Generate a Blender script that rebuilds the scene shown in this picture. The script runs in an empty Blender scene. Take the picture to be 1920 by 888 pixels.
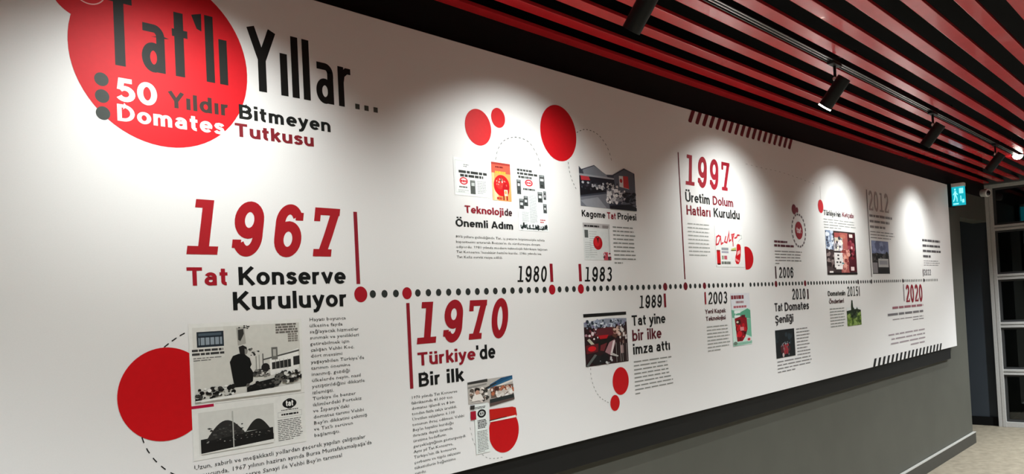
import bpy, bmesh, math, random
from mathutils import Vector, Matrix

scene = bpy.context.scene
col = scene.collection
rng = random.Random(7)
PI = math.pi

# ------------------------------------------------------------ camera
cd = bpy.data.cameras.new('camera')
cam = bpy.data.objects.new('camera', cd)
col.objects.link(cam)
_R = [[0.6837855, 0.0183264, -0.7294529], [-0.7279798, -0.0511325, -0.6836892], [-0.0498283, 0.9985237, -0.0216224]]
cam.matrix_world = Matrix.Translation((-1.52128, -2.09813, 1.60834)) @ Matrix(_R).to_4x4()
cd.sensor_fit = 'HORIZONTAL'
cd.sensor_width = 36.0
cd.lens = 27.5899
cd.shift_y = 0.05360
cd.clip_start = 0.02
scene.camera = cam

# ------------------------------------------------------------ world, exposure, light levels
scene.view_settings.view_transform = 'Standard'
scene.view_settings.look = 'None'
scene.view_settings.gamma = 1.0
scene.view_settings.use_curve_mapping = False
scene.view_settings.exposure = 0.60
world = bpy.data.worlds.new('world')
scene.world = world
world.use_nodes = True
world.node_tree.nodes['Background'].inputs[0].default_value = (0.85, 0.9, 1.0, 1)
world.node_tree.nodes['Background'].inputs[1].default_value = 0.02
SPOT_W = 29.0           # watts of each track spotlight
SPOT_ANGLE = math.radians(116)
SPOT_BLEND = 1.0
SPOT_COLOR = (0.95, 1.0, 0.99)
BEAM_DROP = math.radians(9)     # beam tilted below its housing's axis to brighten the lower panel
FILL_W = 325.0           # watts of unseen fill lamps added over the other side of the corridor
GLARE_W = 16.0

U = 0.048               # one dot pitch of the printed timeline, in metres
FZ = 35.0


def W(X, Y, Z):
    return Vector((X * U, Y * U, (Z + FZ) * U))


# ------------------------------------------------------------ materials
def lin(h):
    h = h.lstrip('#')
    o = []
    for i in (0, 2, 4):
        c = int(h[i:i + 2], 16) / 255
        o.append(c / 12.92 if c <= 0.04045 else ((c + 0.055) / 1.055) ** 2.4)
    return tuple(o) + (1.0,)


def mat(name, hexc, rough=0.5, spec=0.4, metal=0.0, var=0.06, scale=20.0, bump=0.0, coat=0.0):
    m = bpy.data.materials.new(name)
    m.use_nodes = True
    nt = m.node_tree
    b = nt.nodes['Principled BSDF']
    b.inputs['Roughness'].default_value = rough
    b.inputs['Specular IOR Level'].default_value = spec
    b.inputs['Metallic'].default_value = metal
    b.inputs['Coat Weight'].default_value = coat
    tc = nt.nodes.new('ShaderNodeTexCoord')
    n = nt.nodes.new('ShaderNodeTexNoise')
    n.inputs['Scale'].default_value = scale
    n.inputs['Detail'].default_value = 4
    nt.links.new(tc.outputs['Object'], n.inputs['Vector'])
    c = lin(hexc)
    r = nt.nodes.new('ShaderNodeValToRGB')
    r.color_ramp.elements[0].position = 0.3
    r.color_ramp.elements[1].position = 0.7
    r.color_ramp.elements[0].color = tuple(x * (1 - var) for x in c[:3]) + (1,)
    r.color_ramp.elements[1].color = tuple(min(1, x * (1 + var)) for x in c[:3]) + (1,)
    nt.links.new(n.outputs['Fac'], r.inputs['Fac'])
    nt.links.new(r.outputs['Color'], b.inputs['Base Color'])
    if bump:
        bp = nt.nodes.new('ShaderNodeBump')
        bp.inputs['Strength'].default_value = bump
        bp.inputs['Distance'].default_value = 0.002
        nt.links.new(n.outputs['Fac'], bp.inputs['Height'])
        nt.links.new(bp.outputs['Normal'], b.inputs['Normal'])
    return m


def emis(name, hexc, strength):
    m = bpy.data.materials.new(name)
    m.use_nodes = True
    b = m.node_tree.nodes['Principled BSDF']
    b.inputs['Base Color'].default_value = lin(hexc)
    b.inputs['Emission Color'].default_value = lin(hexc)
    b.inputs['Emission Strength'].default_value = strength
    return m


_inks = {}


def ink(hexc):
    if hexc not in _inks:
        _inks[hexc] = mat('print_' + hexc.lstrip('#'), hexc, 0.55, 0.25, var=0.03, scale=60)
    return _inks[hexc]


RED, DRED, BLK, DKG, WHT, GRY = '#c8101c', '#8c1424', '#0e100f', '#2a2e2b', '#f2f0ea', '#5c5c5c'
M_BOARD = mat('white_vinyl', '#ebe9e6', 0.5, 0.3, var=0.012, scale=300, bump=0.03)
M_WALL = mat('dark_olive_wall_paint', '#54544c', 0.6, 0.3, var=0.05, scale=4, bump=0.05)
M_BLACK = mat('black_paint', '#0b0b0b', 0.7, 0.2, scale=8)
M_PLENUM = mat('black_ceiling_void', '#0a090a', 0.8, 0.2, scale=5)
M_SLAT = mat('red_lacquer', '#e2222c', 0.27, 0.6, var=0.06, scale=9, coat=0.25)
M_SLAT.node_tree.nodes['Principled BSDF'].inputs['IOR'].default_value = 2.1
M_TRACK = mat('black_track_metal', '#080808', 0.35, 0.5)
M_SPOT = mat('black_powder_coat', '#0c0d0d', 0.45, 0.4, bump=0.05, scale=200)
M_CHROME = mat('bright_metal_strip', '#e2e0da', 0.25, 0.6, metal=0.7)
M_SKIRT = mat('charcoal_skirting', '#363632', 0.45, 0.4)
M_ALU = mat('pale_grey_frame_paint', '#c6c5c1', 0.4, 0.5, scale=90)
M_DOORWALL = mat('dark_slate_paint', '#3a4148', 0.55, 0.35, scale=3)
M_LENS = emis('lamp_lens', '#fff6e8', 14.0)
M_GLARE = emis('bright_lamp_lens', '#fff8ee', 18.0)
M_OPP = mat('grey_wall_paint', '#302e2d', 0.7, 0.3, scale=3)
M_WHITEPL = mat('white_plastic', '#eeece8', 0.4, 0.5)
M_BLKPL = mat('black_plastic', '#060607', 0.15, 0.6)

# floor: mottled beige carpet tile
M_FLOOR = bpy.data.materials.new('beige_floor_tile')
M_FLOOR.use_nodes = True
_nt = M_FLOOR.node_tree
_b = _nt.nodes['Principled BSDF']
_b.inputs['Roughness'].default_value = 0.6
_tc = _nt.nodes.new('ShaderNodeTexCoord')
_n = _nt.nodes.new('ShaderNodeTexNoise')
_n.inputs['Scale'].default_value = 14
_n.inputs['Detail'].default_value = 8
_r = _nt.nodes.new('ShaderNodeValToRGB')
_r.color_ramp.elements[0].position = 0.3
_r.color_ramp.elements[1].position = 0.72
_r.color_ramp.elements[0].color = lin('#7c7362')
_r.color_ramp.elements[1].color = lin('#9a907c')
_bk = _nt.nodes.new('ShaderNodeTexBrick')
_bk.offset = 0.5
_bk.inputs['Scale'].default_value = 1.0
_bk.inputs['Brick Width'].default_value = 1.2
_bk.inputs['Row Height'].default_value = 0.3
_bk.inputs['Mortar Size'].default_value = 0.003
_bk.inputs['Mortar'].default_value = lin('#8b8171')
_nt.links.new(_tc.outputs['Object'], _n.inputs['Vector'])
_nt.links.new(_tc.outputs['Object'], _bk.inputs['Vector'])
_nt.links.new(_n.outputs['Fac'], _r.inputs['Fac'])
_nt.links.new(_r.outputs['Color'], _bk.inputs['Color1'])
_nt.links.new(_r.outputs['Color'], _bk.inputs['Color2'])
_nt.links.new(_bk.outputs['Color'], _b.inputs['Base Color'])

# glass of the partition: clear pane with a mirror-like sheen
M_GLASS = bpy.data.materials.new('partition_glass')
M_GLASS.use_nodes = True
_nt = M_GLASS.node_tree
_nt.nodes.remove(_nt.nodes['Principled BSDF'])
_fr = _nt.nodes.new('ShaderNodeFresnel')
_fr.inputs['IOR'].default_value = 1.75
_tr = _nt.nodes.new('ShaderNodeBsdfTransparent')
_tr.inputs['Color'].default_value = (0.62, 0.70, 0.72, 1)
_gl = _nt.nodes.new('ShaderNodeBsdfGlossy')
_gl.inputs['Roughness'].default_value = 0.03
_mx = _nt.nodes.new('ShaderNodeMixShader')
_nt.links.new(_fr.outputs[0], _mx.inputs[0])
_nt.links.new(_tr.outputs[0], _mx.inputs[1])
_nt.links.new(_gl.outputs[0], _mx.inputs[2])
_nt.links.new(_mx.outputs[0], _nt.nodes['Material Output'].inputs['Surface'])


# ------------------------------------------------------------ mesh helpers
def link(name, me, parent=None):
    o = bpy.data.objects.new(name, me)
    col.objects.link(o)
    if parent is not None:
        o.parent = parent
        o.matrix_parent_inverse = Matrix.Translation(parent.matrix_basis.to_translation()).inverted()
    return o


def mesh(name, verts, faces, mats, parent=None, midx=None, smooth=False):
    me = bpy.data.meshes.new(name)
    me.from_pydata([tuple(v) for v in verts], [], faces)
    for m in (mats if isinstance(mats, (list, tuple)) else [mats]):
        me.materials.append(m)
    if midx:
        for p, i in zip(me.polygons, midx):
            p.material_index = i
    if smooth:
        for p in me.polygons:
            p.use_smooth = True
    me.update()
    return link(name, me, parent)


def bm_obj(name, bm, mats, parent=None, smooth_angle=None):
    me = bpy.data.meshes.new(name)
    bmesh.ops.recalc_face_normals(bm, faces=bm.faces)
    bm.to_mesh(me)
    bm.free()
    for m in (mats if isinstance(mats, (list, tuple)) else [mats]):
        me.materials.append(m)
    if smooth_angle:
        for p in me.polygons:
            p.use_smooth = True
        me.set_sharp_from_angle(angle=math.radians(smooth_angle))
    return link(name, me, parent)


def add_box(bm, a, b, bevel=0.0, mi=0):
    """box between two corners given in metres"""
    x0, x1 = sorted((a[0], b[0])); y0, y1 = sorted((a[1], b[1])); z0, z1 = sorted((a[2], b[2]))
    vs = [bm.verts.new(p) for p in ((x0, y0, z0), (x1, y0, z0), (x1, y1, z0), (x0, y1, z0),
                                    (x0, y0, z1), (x1, y0, z1), (x1, y1, z1), (x0, y1, z1))]
    fs = [bm.faces.new([vs[i] for i in f]) for f in ((0, 3, 2, 1), (4, 5, 6, 7), (0, 1, 5, 4), (1, 2, 6, 5), (2, 3, 7, 6), (3, 0, 4, 7))]
    for f in fs:
        f.material_index = mi
    if bevel:
        es = list({e for f in fs for e in f.edges})
        r = bmesh.ops.bevel(bm, geom=es, offset=bevel, segments=2, affect='EDGES', profile=0.7)
        for f in r['faces']:
            f.material_index = mi


def box(name, a, b, m, parent=None, bevel=0.0):
    bm = bmesh.new()
    add_box(bm, a, b, bevel)
    return bm_obj(name, bm, m, parent)


def add_lathe(bm, prof, mtx, n=32, mi=0, cap=True):
    """profile [(radius, height)] turned about local z, placed by mtx"""
    rings = []
    for r, h in prof:
        rings.append([bm.verts.new(mtx @ Vector((r * math.cos(2 * PI * k / n), r * math.sin(2 * PI * k / n), h))) for k in range(n)])
    for a, b in zip(rings, rings[1:]):
        for k in range(n):
            f = bm.faces.new((a[k], a[(k + 1) % n], b[(k + 1) % n], b[k]))
            f.material_index = mi
    if cap:
        bm.faces.new(rings[0][::-1]).material_index = mi
        bm.faces.new(rings[-1]).material_index = mi


def empty(name, loc, label=None, cat=None, group=None):
    o = bpy.data.objects.new(name, None)
    o.location = loc
    o.empty_display_size = 0.05
    col.objects.link(o)
    if label:
        tag(o, label, cat, group)
    return o


def tag(o, label, cat, group=None):
    o['label'] = label
    o['category'] = cat
    if group:
        o['group'] = group
    return o


def struct(o, label, cat):
    o['kind'] = 'structure'
    return tag(o, label, cat)


# ------------------------------------------------------------ the shell
XL, XC, XE, XB = -72.0, 158.3, 183.0, 262.0      # left wall, wall corner, end wall, room behind the glass
YW, YO, YB = 1.0, -64.0, 26.0                     # mural wall, wall behind the camera, end of side corridor
ZC, ZS, ZP = 13.5, 22.5, 29.0                     # doorway head, underside of slats, black void
struct(box('floor', W(XL - 3, YO - 3, -FZ - 3), W(XB + 3, YB + 3, -FZ), M_FLOOR), 'beige mottled floor of the corridor', 'floor')
struct(box('ceiling', W(XL - 3, YO - 3, ZP), W(XB + 3, YB + 3, ZP + 2), M_PLENUM), 'black ceiling void above the red slats', 'ceiling')
_bm = bmesh.new()
add_box(_bm, W(XL, YW, -FZ), W(XC, YW + 3, ZP))
add_box(_bm, W(XC, YW, ZC), W(XE, YW + 3, ZP))
struct(bm_obj('wall_back', _bm, M_WALL), 'dark olive wall carrying the white mural, with an open doorway at its far end', 'wall')
struct(box('wall_left', W(XL - 2, YO, -FZ), W(XL, YW + 3, ZP), M_OPP), 'grey wall closing the near end of the corridor', 'wall')
struct(box('wall_front', W(XL, YO - 2, -FZ), W(XB, YO, ZP), M_OPP), 'plain grey wall facing the mural', 'wall')
struct(box('wall_right', W(XE, YW, -FZ), W(XE + 3, YB, ZP), M_DOORWALL), 'dark slate wall seen through the open doorway', 'wall')
struct(box('wall_corridor', W(XC - 20, YB, -FZ), W(XE + 3, YB + 2, ZP), M_DOORWALL), 'dark wall at the end of the side corridor', 'wall')
struct(box('wall_passage', W(XC - 3, YW + 3, -FZ), W(XC, YB, ZP), M_DOORWALL), 'dark side wall of the corridor behind the doorway', 'wall')
struct(box('wall_far', W(XB, YO, -FZ), W(XB + 2, YW, ZP), M_DOORWALL), 'dark wall behind the glass partition', 'wall')
struct(box('wall_side', W(XE + 3, YW, -FZ), W(XB, YW + 2, ZP), M_DOORWALL), 'dark side wall of the room behind the glass', 'wall')
struct(box('trim_bulkhead', W(XE - 2.2, YW, ZS - 0.3), W(XE + 1.0, YO, ZP), mat('grey_bulkhead_paint', '#55585a', 0.6)), 'grey bulkhead above the glass partition', 'trim')

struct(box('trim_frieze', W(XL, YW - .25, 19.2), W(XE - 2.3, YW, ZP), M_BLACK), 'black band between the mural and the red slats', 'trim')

# skirting board with a rounded top along the mural wall
_bm = bmesh.new()
add_box(_bm, W(XL, 0.4, -FZ), W(XC, YW, -32.75), 0.004)
struct(bm_obj('baseboard_back', _bm, M_SKIRT), 'charcoal skirting board under the mural wall', 'baseboard')
struct(box('trim_lit_edge', W(XL, .36, -32.77), W(XC + .02, YW - .1, -32.62), mat('painted_edge_highlight', '#b9b7b0', .35)), 'thin pale strip painted as the lit top edge of the skirting board', 'trim')  # pale colour stands in for light on the skirting's top edge
struct(box('baseboard_corridor', W(XE - 0.35, YW + 0.01, -FZ), W(XE, YB, -32.9), M_BLACK), 'black skirting on the dark wall past the doorway', 'baseboard')

# glass partition at the end of the corridor
gp = empty('window_1', W(XE, YW, -FZ))
struct(gp, 'aluminium framed glass partition stacked in panes at the end of the corridor', 'window')
_rails = [-34.4, -22.1, -11.0, 0.3, 11.9, 22.0]
_bays = [0.2, -24.0, -48.0]
for yb in _bays:
    _bm = bmesh.new()
    add_box(_bm, W(XE - 1.0, yb + 0.8, -FZ), W(XE + 1.0, yb + 0.05, ZS), 0.003)
    add_box(_bm, W(XE - 1.0, yb - 0.05, -FZ), W(XE + 1.0, yb - 0.8, ZS), 0.003)
    add_box(_bm, W(XE - 0.8, yb + 0.1, -FZ), W(XE + 0.8, yb - 0.1, ZS))
    bm_obj('stile', _bm, M_ALU, gp)
for i, yb in enumerate(_bays):
    y1 = yb - 0.8
    y0 = (_bays[i + 1] + 0.8) if i + 1 < len(_bays) else YO
    for k, zr in enumerate(_rails):
        _bm = bmesh.new()
        if k in (0, len(_rails) - 1):
            add_box(_bm, W(XE - 0.9, y0, zr - 0.6), W(XE + 0.9, y1, zr + 0.6), 0.003)
        else:
            add_box(_bm, W(XE - 0.9, y0, zr + 0.12), W(XE + 0.9, y1, zr + 0.65), 0.002)
            add_box(_bm, W(XE - 0.9, y0, zr - 0.65), W(XE + 0.9, y1, zr - 0.12), 0.002)
            add_box(_bm, W(XE - 0.6, y0, zr - 0.15), W(XE + 0.6, y1, zr + 0.15))
        bm_obj('rail', _bm, M_ALU, gp)
    for k in range(len(_rails) - 1):
        z0, z1 = _rails[k] + 0.65, _rails[k + 1] - 0.65
        _bm = bmesh.new()
        for a, b in (((y0, z0), (y1, z0 + 0.45)), ((y0, z1 - 0.45), (y1, z1)), ((y0, z0 + 0.45), (y0 + 0.5, z1 - 0.45)), ((y1 - 0.5, z0 + 0.45), (y1, z1 - 0.45))):
            add_box(_bm, W(XE - 0.5, a[0], a[1]), W(XE + 0.6, b[0], b[1]))
        sash = bm_obj('sash', _bm, mat('dark_gasket', '#3a3b3b', 0.5), gp)
        box('pane', W(XE - 0.05, y0 + 0.45, z0 + 0.4), W(XE + 0.05, y1 - 0.45, z1 - 0.4), M_GLASS, sash)

# ------------------------------------------------------------ the mural
mural = empty('mural_panel', W(55, 0, -13.46),
              'long white wall panel printed with a red and black company timeline', 'wall panel')
PX0, PX1, PZ0, PZ1 = -66.0, 146.1, -13.46, 19.38
box('panel_board', W(PX0, 0, PZ0), W(PX1, 0.35, PZ1), M_BOARD, mural, 0.002)
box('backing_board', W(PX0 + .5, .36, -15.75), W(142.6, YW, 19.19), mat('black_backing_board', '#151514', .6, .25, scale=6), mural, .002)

_layer = [0.0005]


def depth(step=0.000006):
    _layer[0] += step
    return -_layer[0]


class Print:
    """collects flat printed shapes and links them as ONE mesh"""
    def __init__(self, name, parent=None):
        self.n, self.p = name, parent or mural
        self.v, self.f, self.mi, self.m = [], [], [], []
        self.y = depth(0.000006)
        self.k = 0

    def mid(self, c):
        if c not in self.m:
            self.m.append(c)
        return self.m.index(c)

    def face(self, pts, c, up=True):
        y = self.y - 0.000012 * self.k
        self.k += 1 if up else 0
        b = len(self.v)
        a = sum(p[0] * q[1] - q[0] * p[1] for p, q in zip(pts, list(pts[1:]) + [pts[0]]))
        if a < 0:
            pts = list(pts)[::-1]
        self.v += [(x, y, z) for x, z in pts]
        self.f.append(list(range(b, b + len(pts))))
        self.mi.append(self.mid(c))

    def circle(self, c0, rx, rz, c, n=72):
        self.face([(c0[0] + rx * math.cos(2 * PI * i / n), c0[1] + rz * math.sin(2 * PI * i / n)) for i in range(n)], c)

    def ring(self, c0, r0, r1, c, n=64, a0=0, a1=360, rz=1.0):
        for i in range(n):
            t0, t1 = math.radians(a0 + (a1 - a0) * i / n), math.radians(a0 + (a1 - a0) * (i + 1) / n)
            self.face([(c0[0] + r * math.cos(t), c0[1] + r * rz * math.sin(t)) for r, t in ((r0, t0), (r1, t0), (r1, t1), (r0, t1))], c, False)

    def stroke(self, pts, w, c, closed=False):
        """thick mitred polyline"""
        n = len(pts)
        L, R = [], []
        for i in range(n):
            if closed:
                a, b = pts[i - 1], pts[(i + 1) % n]
                d0 = (pts[i][0] - a[0], pts[i][1] - a[1]); d1 = (b[0] - pts[i][0], b[1] - pts[i][1])
            else:
                d0 = (pts[i][0] - pts[i - 1][0], pts[i][1] - pts[i - 1][1]) if i else None
                d1 = (pts[i + 1][0] - pts[i][0], pts[i + 1][1] - pts[i][1]) if i < n - 1 else None
                d0 = d0 or d1; d1 = d1 or d0
            l0 = math.hypot(*d0) or 1e-9; l1 = math.hypot(*d1) or 1e-9
            n0 = (-d0[1] / l0, d0[0] / l0); n1 = (-d1[1] / l1, d1[0] / l1)
            mx, my = n0[0] + n1[0], n0[1] + n1[1]
            ml = math.hypot(mx, my) or 1e-9
            mx, my = mx / ml, my / ml
            s = min(2.2, 1 / max(0.2, mx * n0[0] + my * n0[1])) * w / 2
            L.append((pts[i][0] + mx * s, pts[i][1] + my * s)); R.append((pts[i][0] - mx * s, pts[i][1] - my * s))
        for i in range(n if closed else n - 1):
            j = (i + 1) % n
            self.face([L[i], L[j], R[j], R[i]], c, False)
        self.k += 1

    def done(self):
        return mesh(self.n, self.v, self.f, [ink(c) for c in self.m], self.p, self.mi)


# ---- a monoline geometric alphabet: strokes on an em where a capital is 1 high
def ar(cx, cy, rx, ry, a0, a1, n=14):
    return [(cx + rx * math.cos(math.radians(a0 + (a1 - a0) * i / n)), cy + ry * math.sin(math.radians(a0 + (a1 - a0) * i / n))) for i in range(n + 1)]


def el(cx, cy, rx, ry, n=28):
    return ('o', ar(cx, cy, rx, ry, 0, 360, n)[:-1])


def dot(x, y):
    return ('f', [(x - .1, y - .095), (x + .1, y - .095), (x + .1, y + .095), (x - .1, y + .095)])


G = {}
_o = [el(.295, .36, .21, .275)]
G['o'] = (.59, _o)
G['a'] = (.58, [[(.44, 0), (.44, .44)] + ar(.265, .455, .175, .18, 0, 158), [(.44, .4), (.25, .4)] + ar(.25, .2425, .165, .157, 90, 270) + [(.31, .09), (.44, .17)]])
G['c'] = (.52, [ar(.295, .36, .21, .275, 42, 318, 20)])
G['e'] = (.58, [ar(.295, .36, .21, .275, 0, 318, 24), [(.09, .36), (.58, .36)]])
G['n'] = (.58, [[(.1, 0), (.1, .72)], ar(.29, .42, .19, .215, 180, 0) + [(.48, 0)]])
G['m'] = (.88, [[(.1, 0), (.1, .72)], ar(.26, .42, .16, .215, 180, 0) + [(.42, 0)], ar(.58, .42, .16, .215, 180, 0) + [(.74, 0)]])
G['u'] = (.58, [[(.1, .72)] + ar(.29, .3, .19, .215, 180, 360), [(.48, .72), (.48, 0)]])
G['r'] = (.4, [[(.1, 0), (.1, .72)], ar(.31, .41, .21, .225, 180, 78)])
G['s'] = (.5, [[(.43, .53), (.37, .61), (.26, .64), (.15, .605), (.11, .52), (.16, .43), (.27, .375), (.38, .33), (.42, .23), (.37, .12), (.26, .08), (.14, .1), (.07, .19)]])
G['v'] = (.56, [[(.06, .72), (.28, .04)], [(.5, .72), (.28, .04)]])
G['y'] = (.56, [[(.06, .72), (.29, .06)], [(.5, .72), (.29, .06), (.2, -.15), (.13, -.2), (.02, -.2)]])
G['l'] = (.2, [[(.1, 0), (.1, 1)]])
G['ı'] = (.2, [[(.1, 0), (.1, .72)]])
G['i'] = (.2, [[(.1, 0), (.1, .72)], dot(.1, .93)])
G['j'] = (.22, [[(.12, .72), (.12, -.05), (.08, -.17), (-.04, -.2)], dot(.12, .93)])
G['t'] = (.38, [[(.16, .93), (.16, .24)] + ar(.3, .22, .14, .135, 180, 275), [(.0, .635), (.36, .635)]])
G['d'] = (.61, _o + [[(.505, 0), (.505, 1)]])
G['b'] = (.61, [el(.315, .36, .21, .275), [(.105, 0), (.105, 1)]])
G['p'] = (.61, [el(.315, .36, .21, .275), [(.105, -.27), (.105, .72)]])
G['g'] = (.6, _o + [[(.505, .72), (.505, .0), (.46, -.14), (.35, -.2), (.2, -.19), (.1, -.12)]])
G['k'] = (.54, [[(.1, 0), (.1, 1)], [(.47, .72), (.13, .3)], [(.24, .42), (.49, 0)]])
G['z'] = (.52, [[(.05, .635), (.4, .635), (.09, .085), (.47, .085)]])
G['T'] = (.7, [[(.02, .91), (.68, .91)], [(.35, 0), (.35, .92)]])
G['K'] = (.7, [[(.1, 0), (.1, 1)], [(.62, 1), (.13, .4)], [(.27, .56), (.65, 0)]])
G['B'] = (.68, [[(.1, 0), (.1, 1)], [(.01, .915), (.36, .915)] + ar(.36, .715, .19, .2, 90, -90) + [(.1, .515)], [(.1, .515), (.38, .515)] + ar(.38, .3, .21, .215, 90, -90) + [(.01, .085)]])
G['D'] = (.74, [[(.1, 0), (.1, 1)], [(.01, .915), (.28, .915)] + ar(.28, .5, .36, .415, 90, -90) + [(.01, .085)]])
G['Y'] = (.7, [[(.05, 1), (.35, .44)], [(.65, 1), (.35, .44)], [(.35, .5), (.35, 0)]])
G['O'] = (.8, [el(.4, .5, .315, .415)])
G['U'] = (.74, [[(.1, 1)] + ar(.37, .35, .27, .265, 180, 360) + [(.64, 1)]])
G['A'] = (.74, [[(.06, 0), (.37, .96)], [(.68, 0), (.37, .96)], [(.15, .27), (.59, .27)]])
G['P'] = (.66, [[(.1, 0), (.1, 1)], [(.01, .915), (.36, .915)] + ar(.36, .68, .22, .235, 90, -90) + [(.1, .445)]])
G['S'] = (.66, [[(.56, .77), (.48, .88), (.34, .92), (.19, .87), (.13, .74), (.19, .6), (.34, .52), (.5, .44), (.56, .28), (.5, .14), (.34, .08), (.17, .12), (.08, .26)]])
G['H'] = (.74, [[(.1, 0), (.1, 1)], [(.64, 0), (.64, 1)], [(.1, .5), (.64, .5)]])
G['5'] = (.62, [[(.53, .915), (.17, .915), (.12, .5)], [(.12, .5), (.2, .56)] + ar(.29, .33, .24, .25, 105, -150)])
G['0'] = (.66, [el(.33, .5, .245, .415)])
G["'"] = (.22, [[(.11, .7), (.11, 1)]])
G['.'] = (.24, [dot(.11, .095)])
for _u, _c, _y in (('ü', 'u', .9), ('ö', 'o', .9), ('Ü', 'U', 1.17), ('Ö', 'O', 1.17)):
    _w = G[_c][0] / 2
    G[_u] = (G[_c][0], G[_c][1] + [dot(_w - .16, _y), dot(_w + .16, _y)])
for _u, _c in (('ş', 's'), ('Ş', 'S'), ('ç', 'c')):
    if _c in G:
        _w = G[_c][0] / 2
        G[_u] = (G[_c][0], G[_c][1] + [[(_w, .05), (_w + .04, -.12), (_w - .07, -.22), (_w - .14, -.2)]])
G['ğ'] = (.6, G['g'][1] + [[(.13, .98), (.2, .86), (.4, .86), (.47, .98)]])
G['y2'] = G['y']


def lettering(name, s, p0, p1, top, c, t=.17, space=.06, word=.34, parent=None):
    """one line of display lettering from baseline-left p0 to baseline-right p1, capital height up to top"""
    adv, x = [], 0.0
    for ch in s:
        if ch == ' ':
            x += word
            continue
        adv.append((x, ch))
        x += G[ch][0] + space
    x -= space
    z0 = (p0[1] + p1[1]) / 2
    h = top[1] - p0[1]
    sx = (p1[0] - p0[0]) / x
    P, nth = None, 0
    words = [len(w) for w in s.split(' ')]
    for ox, ch in adv:
        if P is None:
            P, left = Print(name, parent), words[nth]
            nth += 1
        for st in G[ch][1]:
            if isinstance(st, tuple):
                kind, pts = st
                q = [(ox + a, b) for a, b in pts]
                if kind == 'f':
                    P.face([(p0[0] + a * sx, z0 + b * h) for a, b in q], c)
                    continue
                cl = True
            else:
                q, cl = [(ox + a, b) for a, b in st], False
            b0 = len(P.v)
            P.stroke(q, t, c, cl)
            for i in range(b0, len(P.v)):
                vx, vy, vz = P.v[i]
                P.v[i] = (p0[0] + vx * sx, vy, z0 + vz * h)
        left -= 1
        if left == 0:
            P.done()
            P = None


# ---- slanted slab-serif numerals, drawn in a 1 x 1 box per digit
def slab(ch, w, h, t, s):
    """strokes of a digit inside w x h with stem thickness t (vertical) and s (horizontal)"""
    def E(cx, cy, rx, ry, a0, a1, n=20):
        return ar(cx * w, cy * h, rx * w - t / 2, ry * h - s / 2, a0, a1, n)
    o = []
    if ch == '1':
        o = [([(w * .52, 0), (w * .52, h)], t), ([(w * .02, s / 2), (w * .98, s / 2)], s), ([(w * .12, h - s / 2), (w * .52, h - s / 2)], s)]
    elif ch == '7':
        o = [([(0, h - s / 2), (w, h - s / 2)], s), ([(t * .35, h), (t * .35, h * .72)], t * .7),
             ([(w - t * .55, h - s * .6), (w * .62, h * .45), (w * .44, s * .5)], t), ([(w * .08, s / 2), (w * .8, s / 2)], s)]
    elif ch == '0':
        o = [(E(.5, .5, .5, .5, 0, 360, 32)[:-1], t, 1)]
    elif ch in '96':
        a = [(E(.5, .67, .5, .33, 0, 360, 28)[:-1], t, 1), ([(w - t / 2, h * .67)] + E(.5, .36, .5, .36, 0, -150, 20), t),
             ([(t * .42, h * .13), (t * .42, h * .29)], t * .84)]
        o = a if ch == '9' else [([(w - x, h - y) for x, y in p[0]],) + p[1:] for p in a]
    elif ch == '8':
        o = [(E(.5, .755, .46, .245, 0, 360, 26)[:-1], t * .9, 1), (E(.5, .28, .5, .28, 0, 360, 28)[:-1], t, 1)]
    elif ch == '3':
        o = [(E(.48, .76, .46, .24, 155, -80, 20), t * .9), (E(.48, .28, .5, .28, 80, -155, 22), t), ([(w * .34, h * .53), (w * .6, h * .53)], s * .8)]
    elif ch == '2':
        o = [(E(.5, .71, .48, .29, 165, -35, 20) + [(t * .5, s)], t), ([(0, s / 2), (w, s / 2)], s), ([(w - t * .3, 0), (w - t * .3, h * .2)], t * .6)]
    elif ch == '5':
        o = [([(w * .9, h - s / 2), (w * .15, h - s / 2)], s), ([(w * .15 + t / 2, h), (w * .12 + t / 2, h * .5)], t), (E(.5, .32, .5, .32, 120, -155, 22), t)]
    return o


def numerals(name, s, x0, x1, z0, z1, c, weight=.3, gap=.28, shear=.2, serif=.13, parent=None):
    """x0..x1 measured at mid height"""
    n = len(s)
    dw = (x1 - x0 - shear * 0) / (n + gap * (n - 1))
    h = z1 - z0
    for i, ch in enumerate(s):
        P = Print(name, parent)
        ox = x0 + i * dw * (1 + gap)
        for st in slab(ch, dw, h, dw * weight, h * serif):
            b0 = len(P.v)
            P.stroke([(a, b) for a, b in st[0]], st[1], c, len(st) > 2)
            for k in range(b0, len(P.v)):
                vx, vy, vz = P.v[k]
                P.v[k] = (ox + vx + shear * (vz - h / 2), vy, z0 + vz)
        P.done()


# ---- thin running text
_caps = [None]


def text_mesh(s):
    cu = bpy.data.curves.new('running_text', 'FONT')
    cu.body = s
    cu.resolution_u = 1
    o = bpy.data.objects.new('running_text', cu)
    col.objects.link(o)
    bpy.context.view_layer.update()
    me = bpy.data.meshes.new_from_object(o.evaluated_get(bpy.context.evaluated_depsgraph_get()))
    bpy.data.objects.remove(o)
    bpy.data.curves.remove(cu)
    return me


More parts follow.
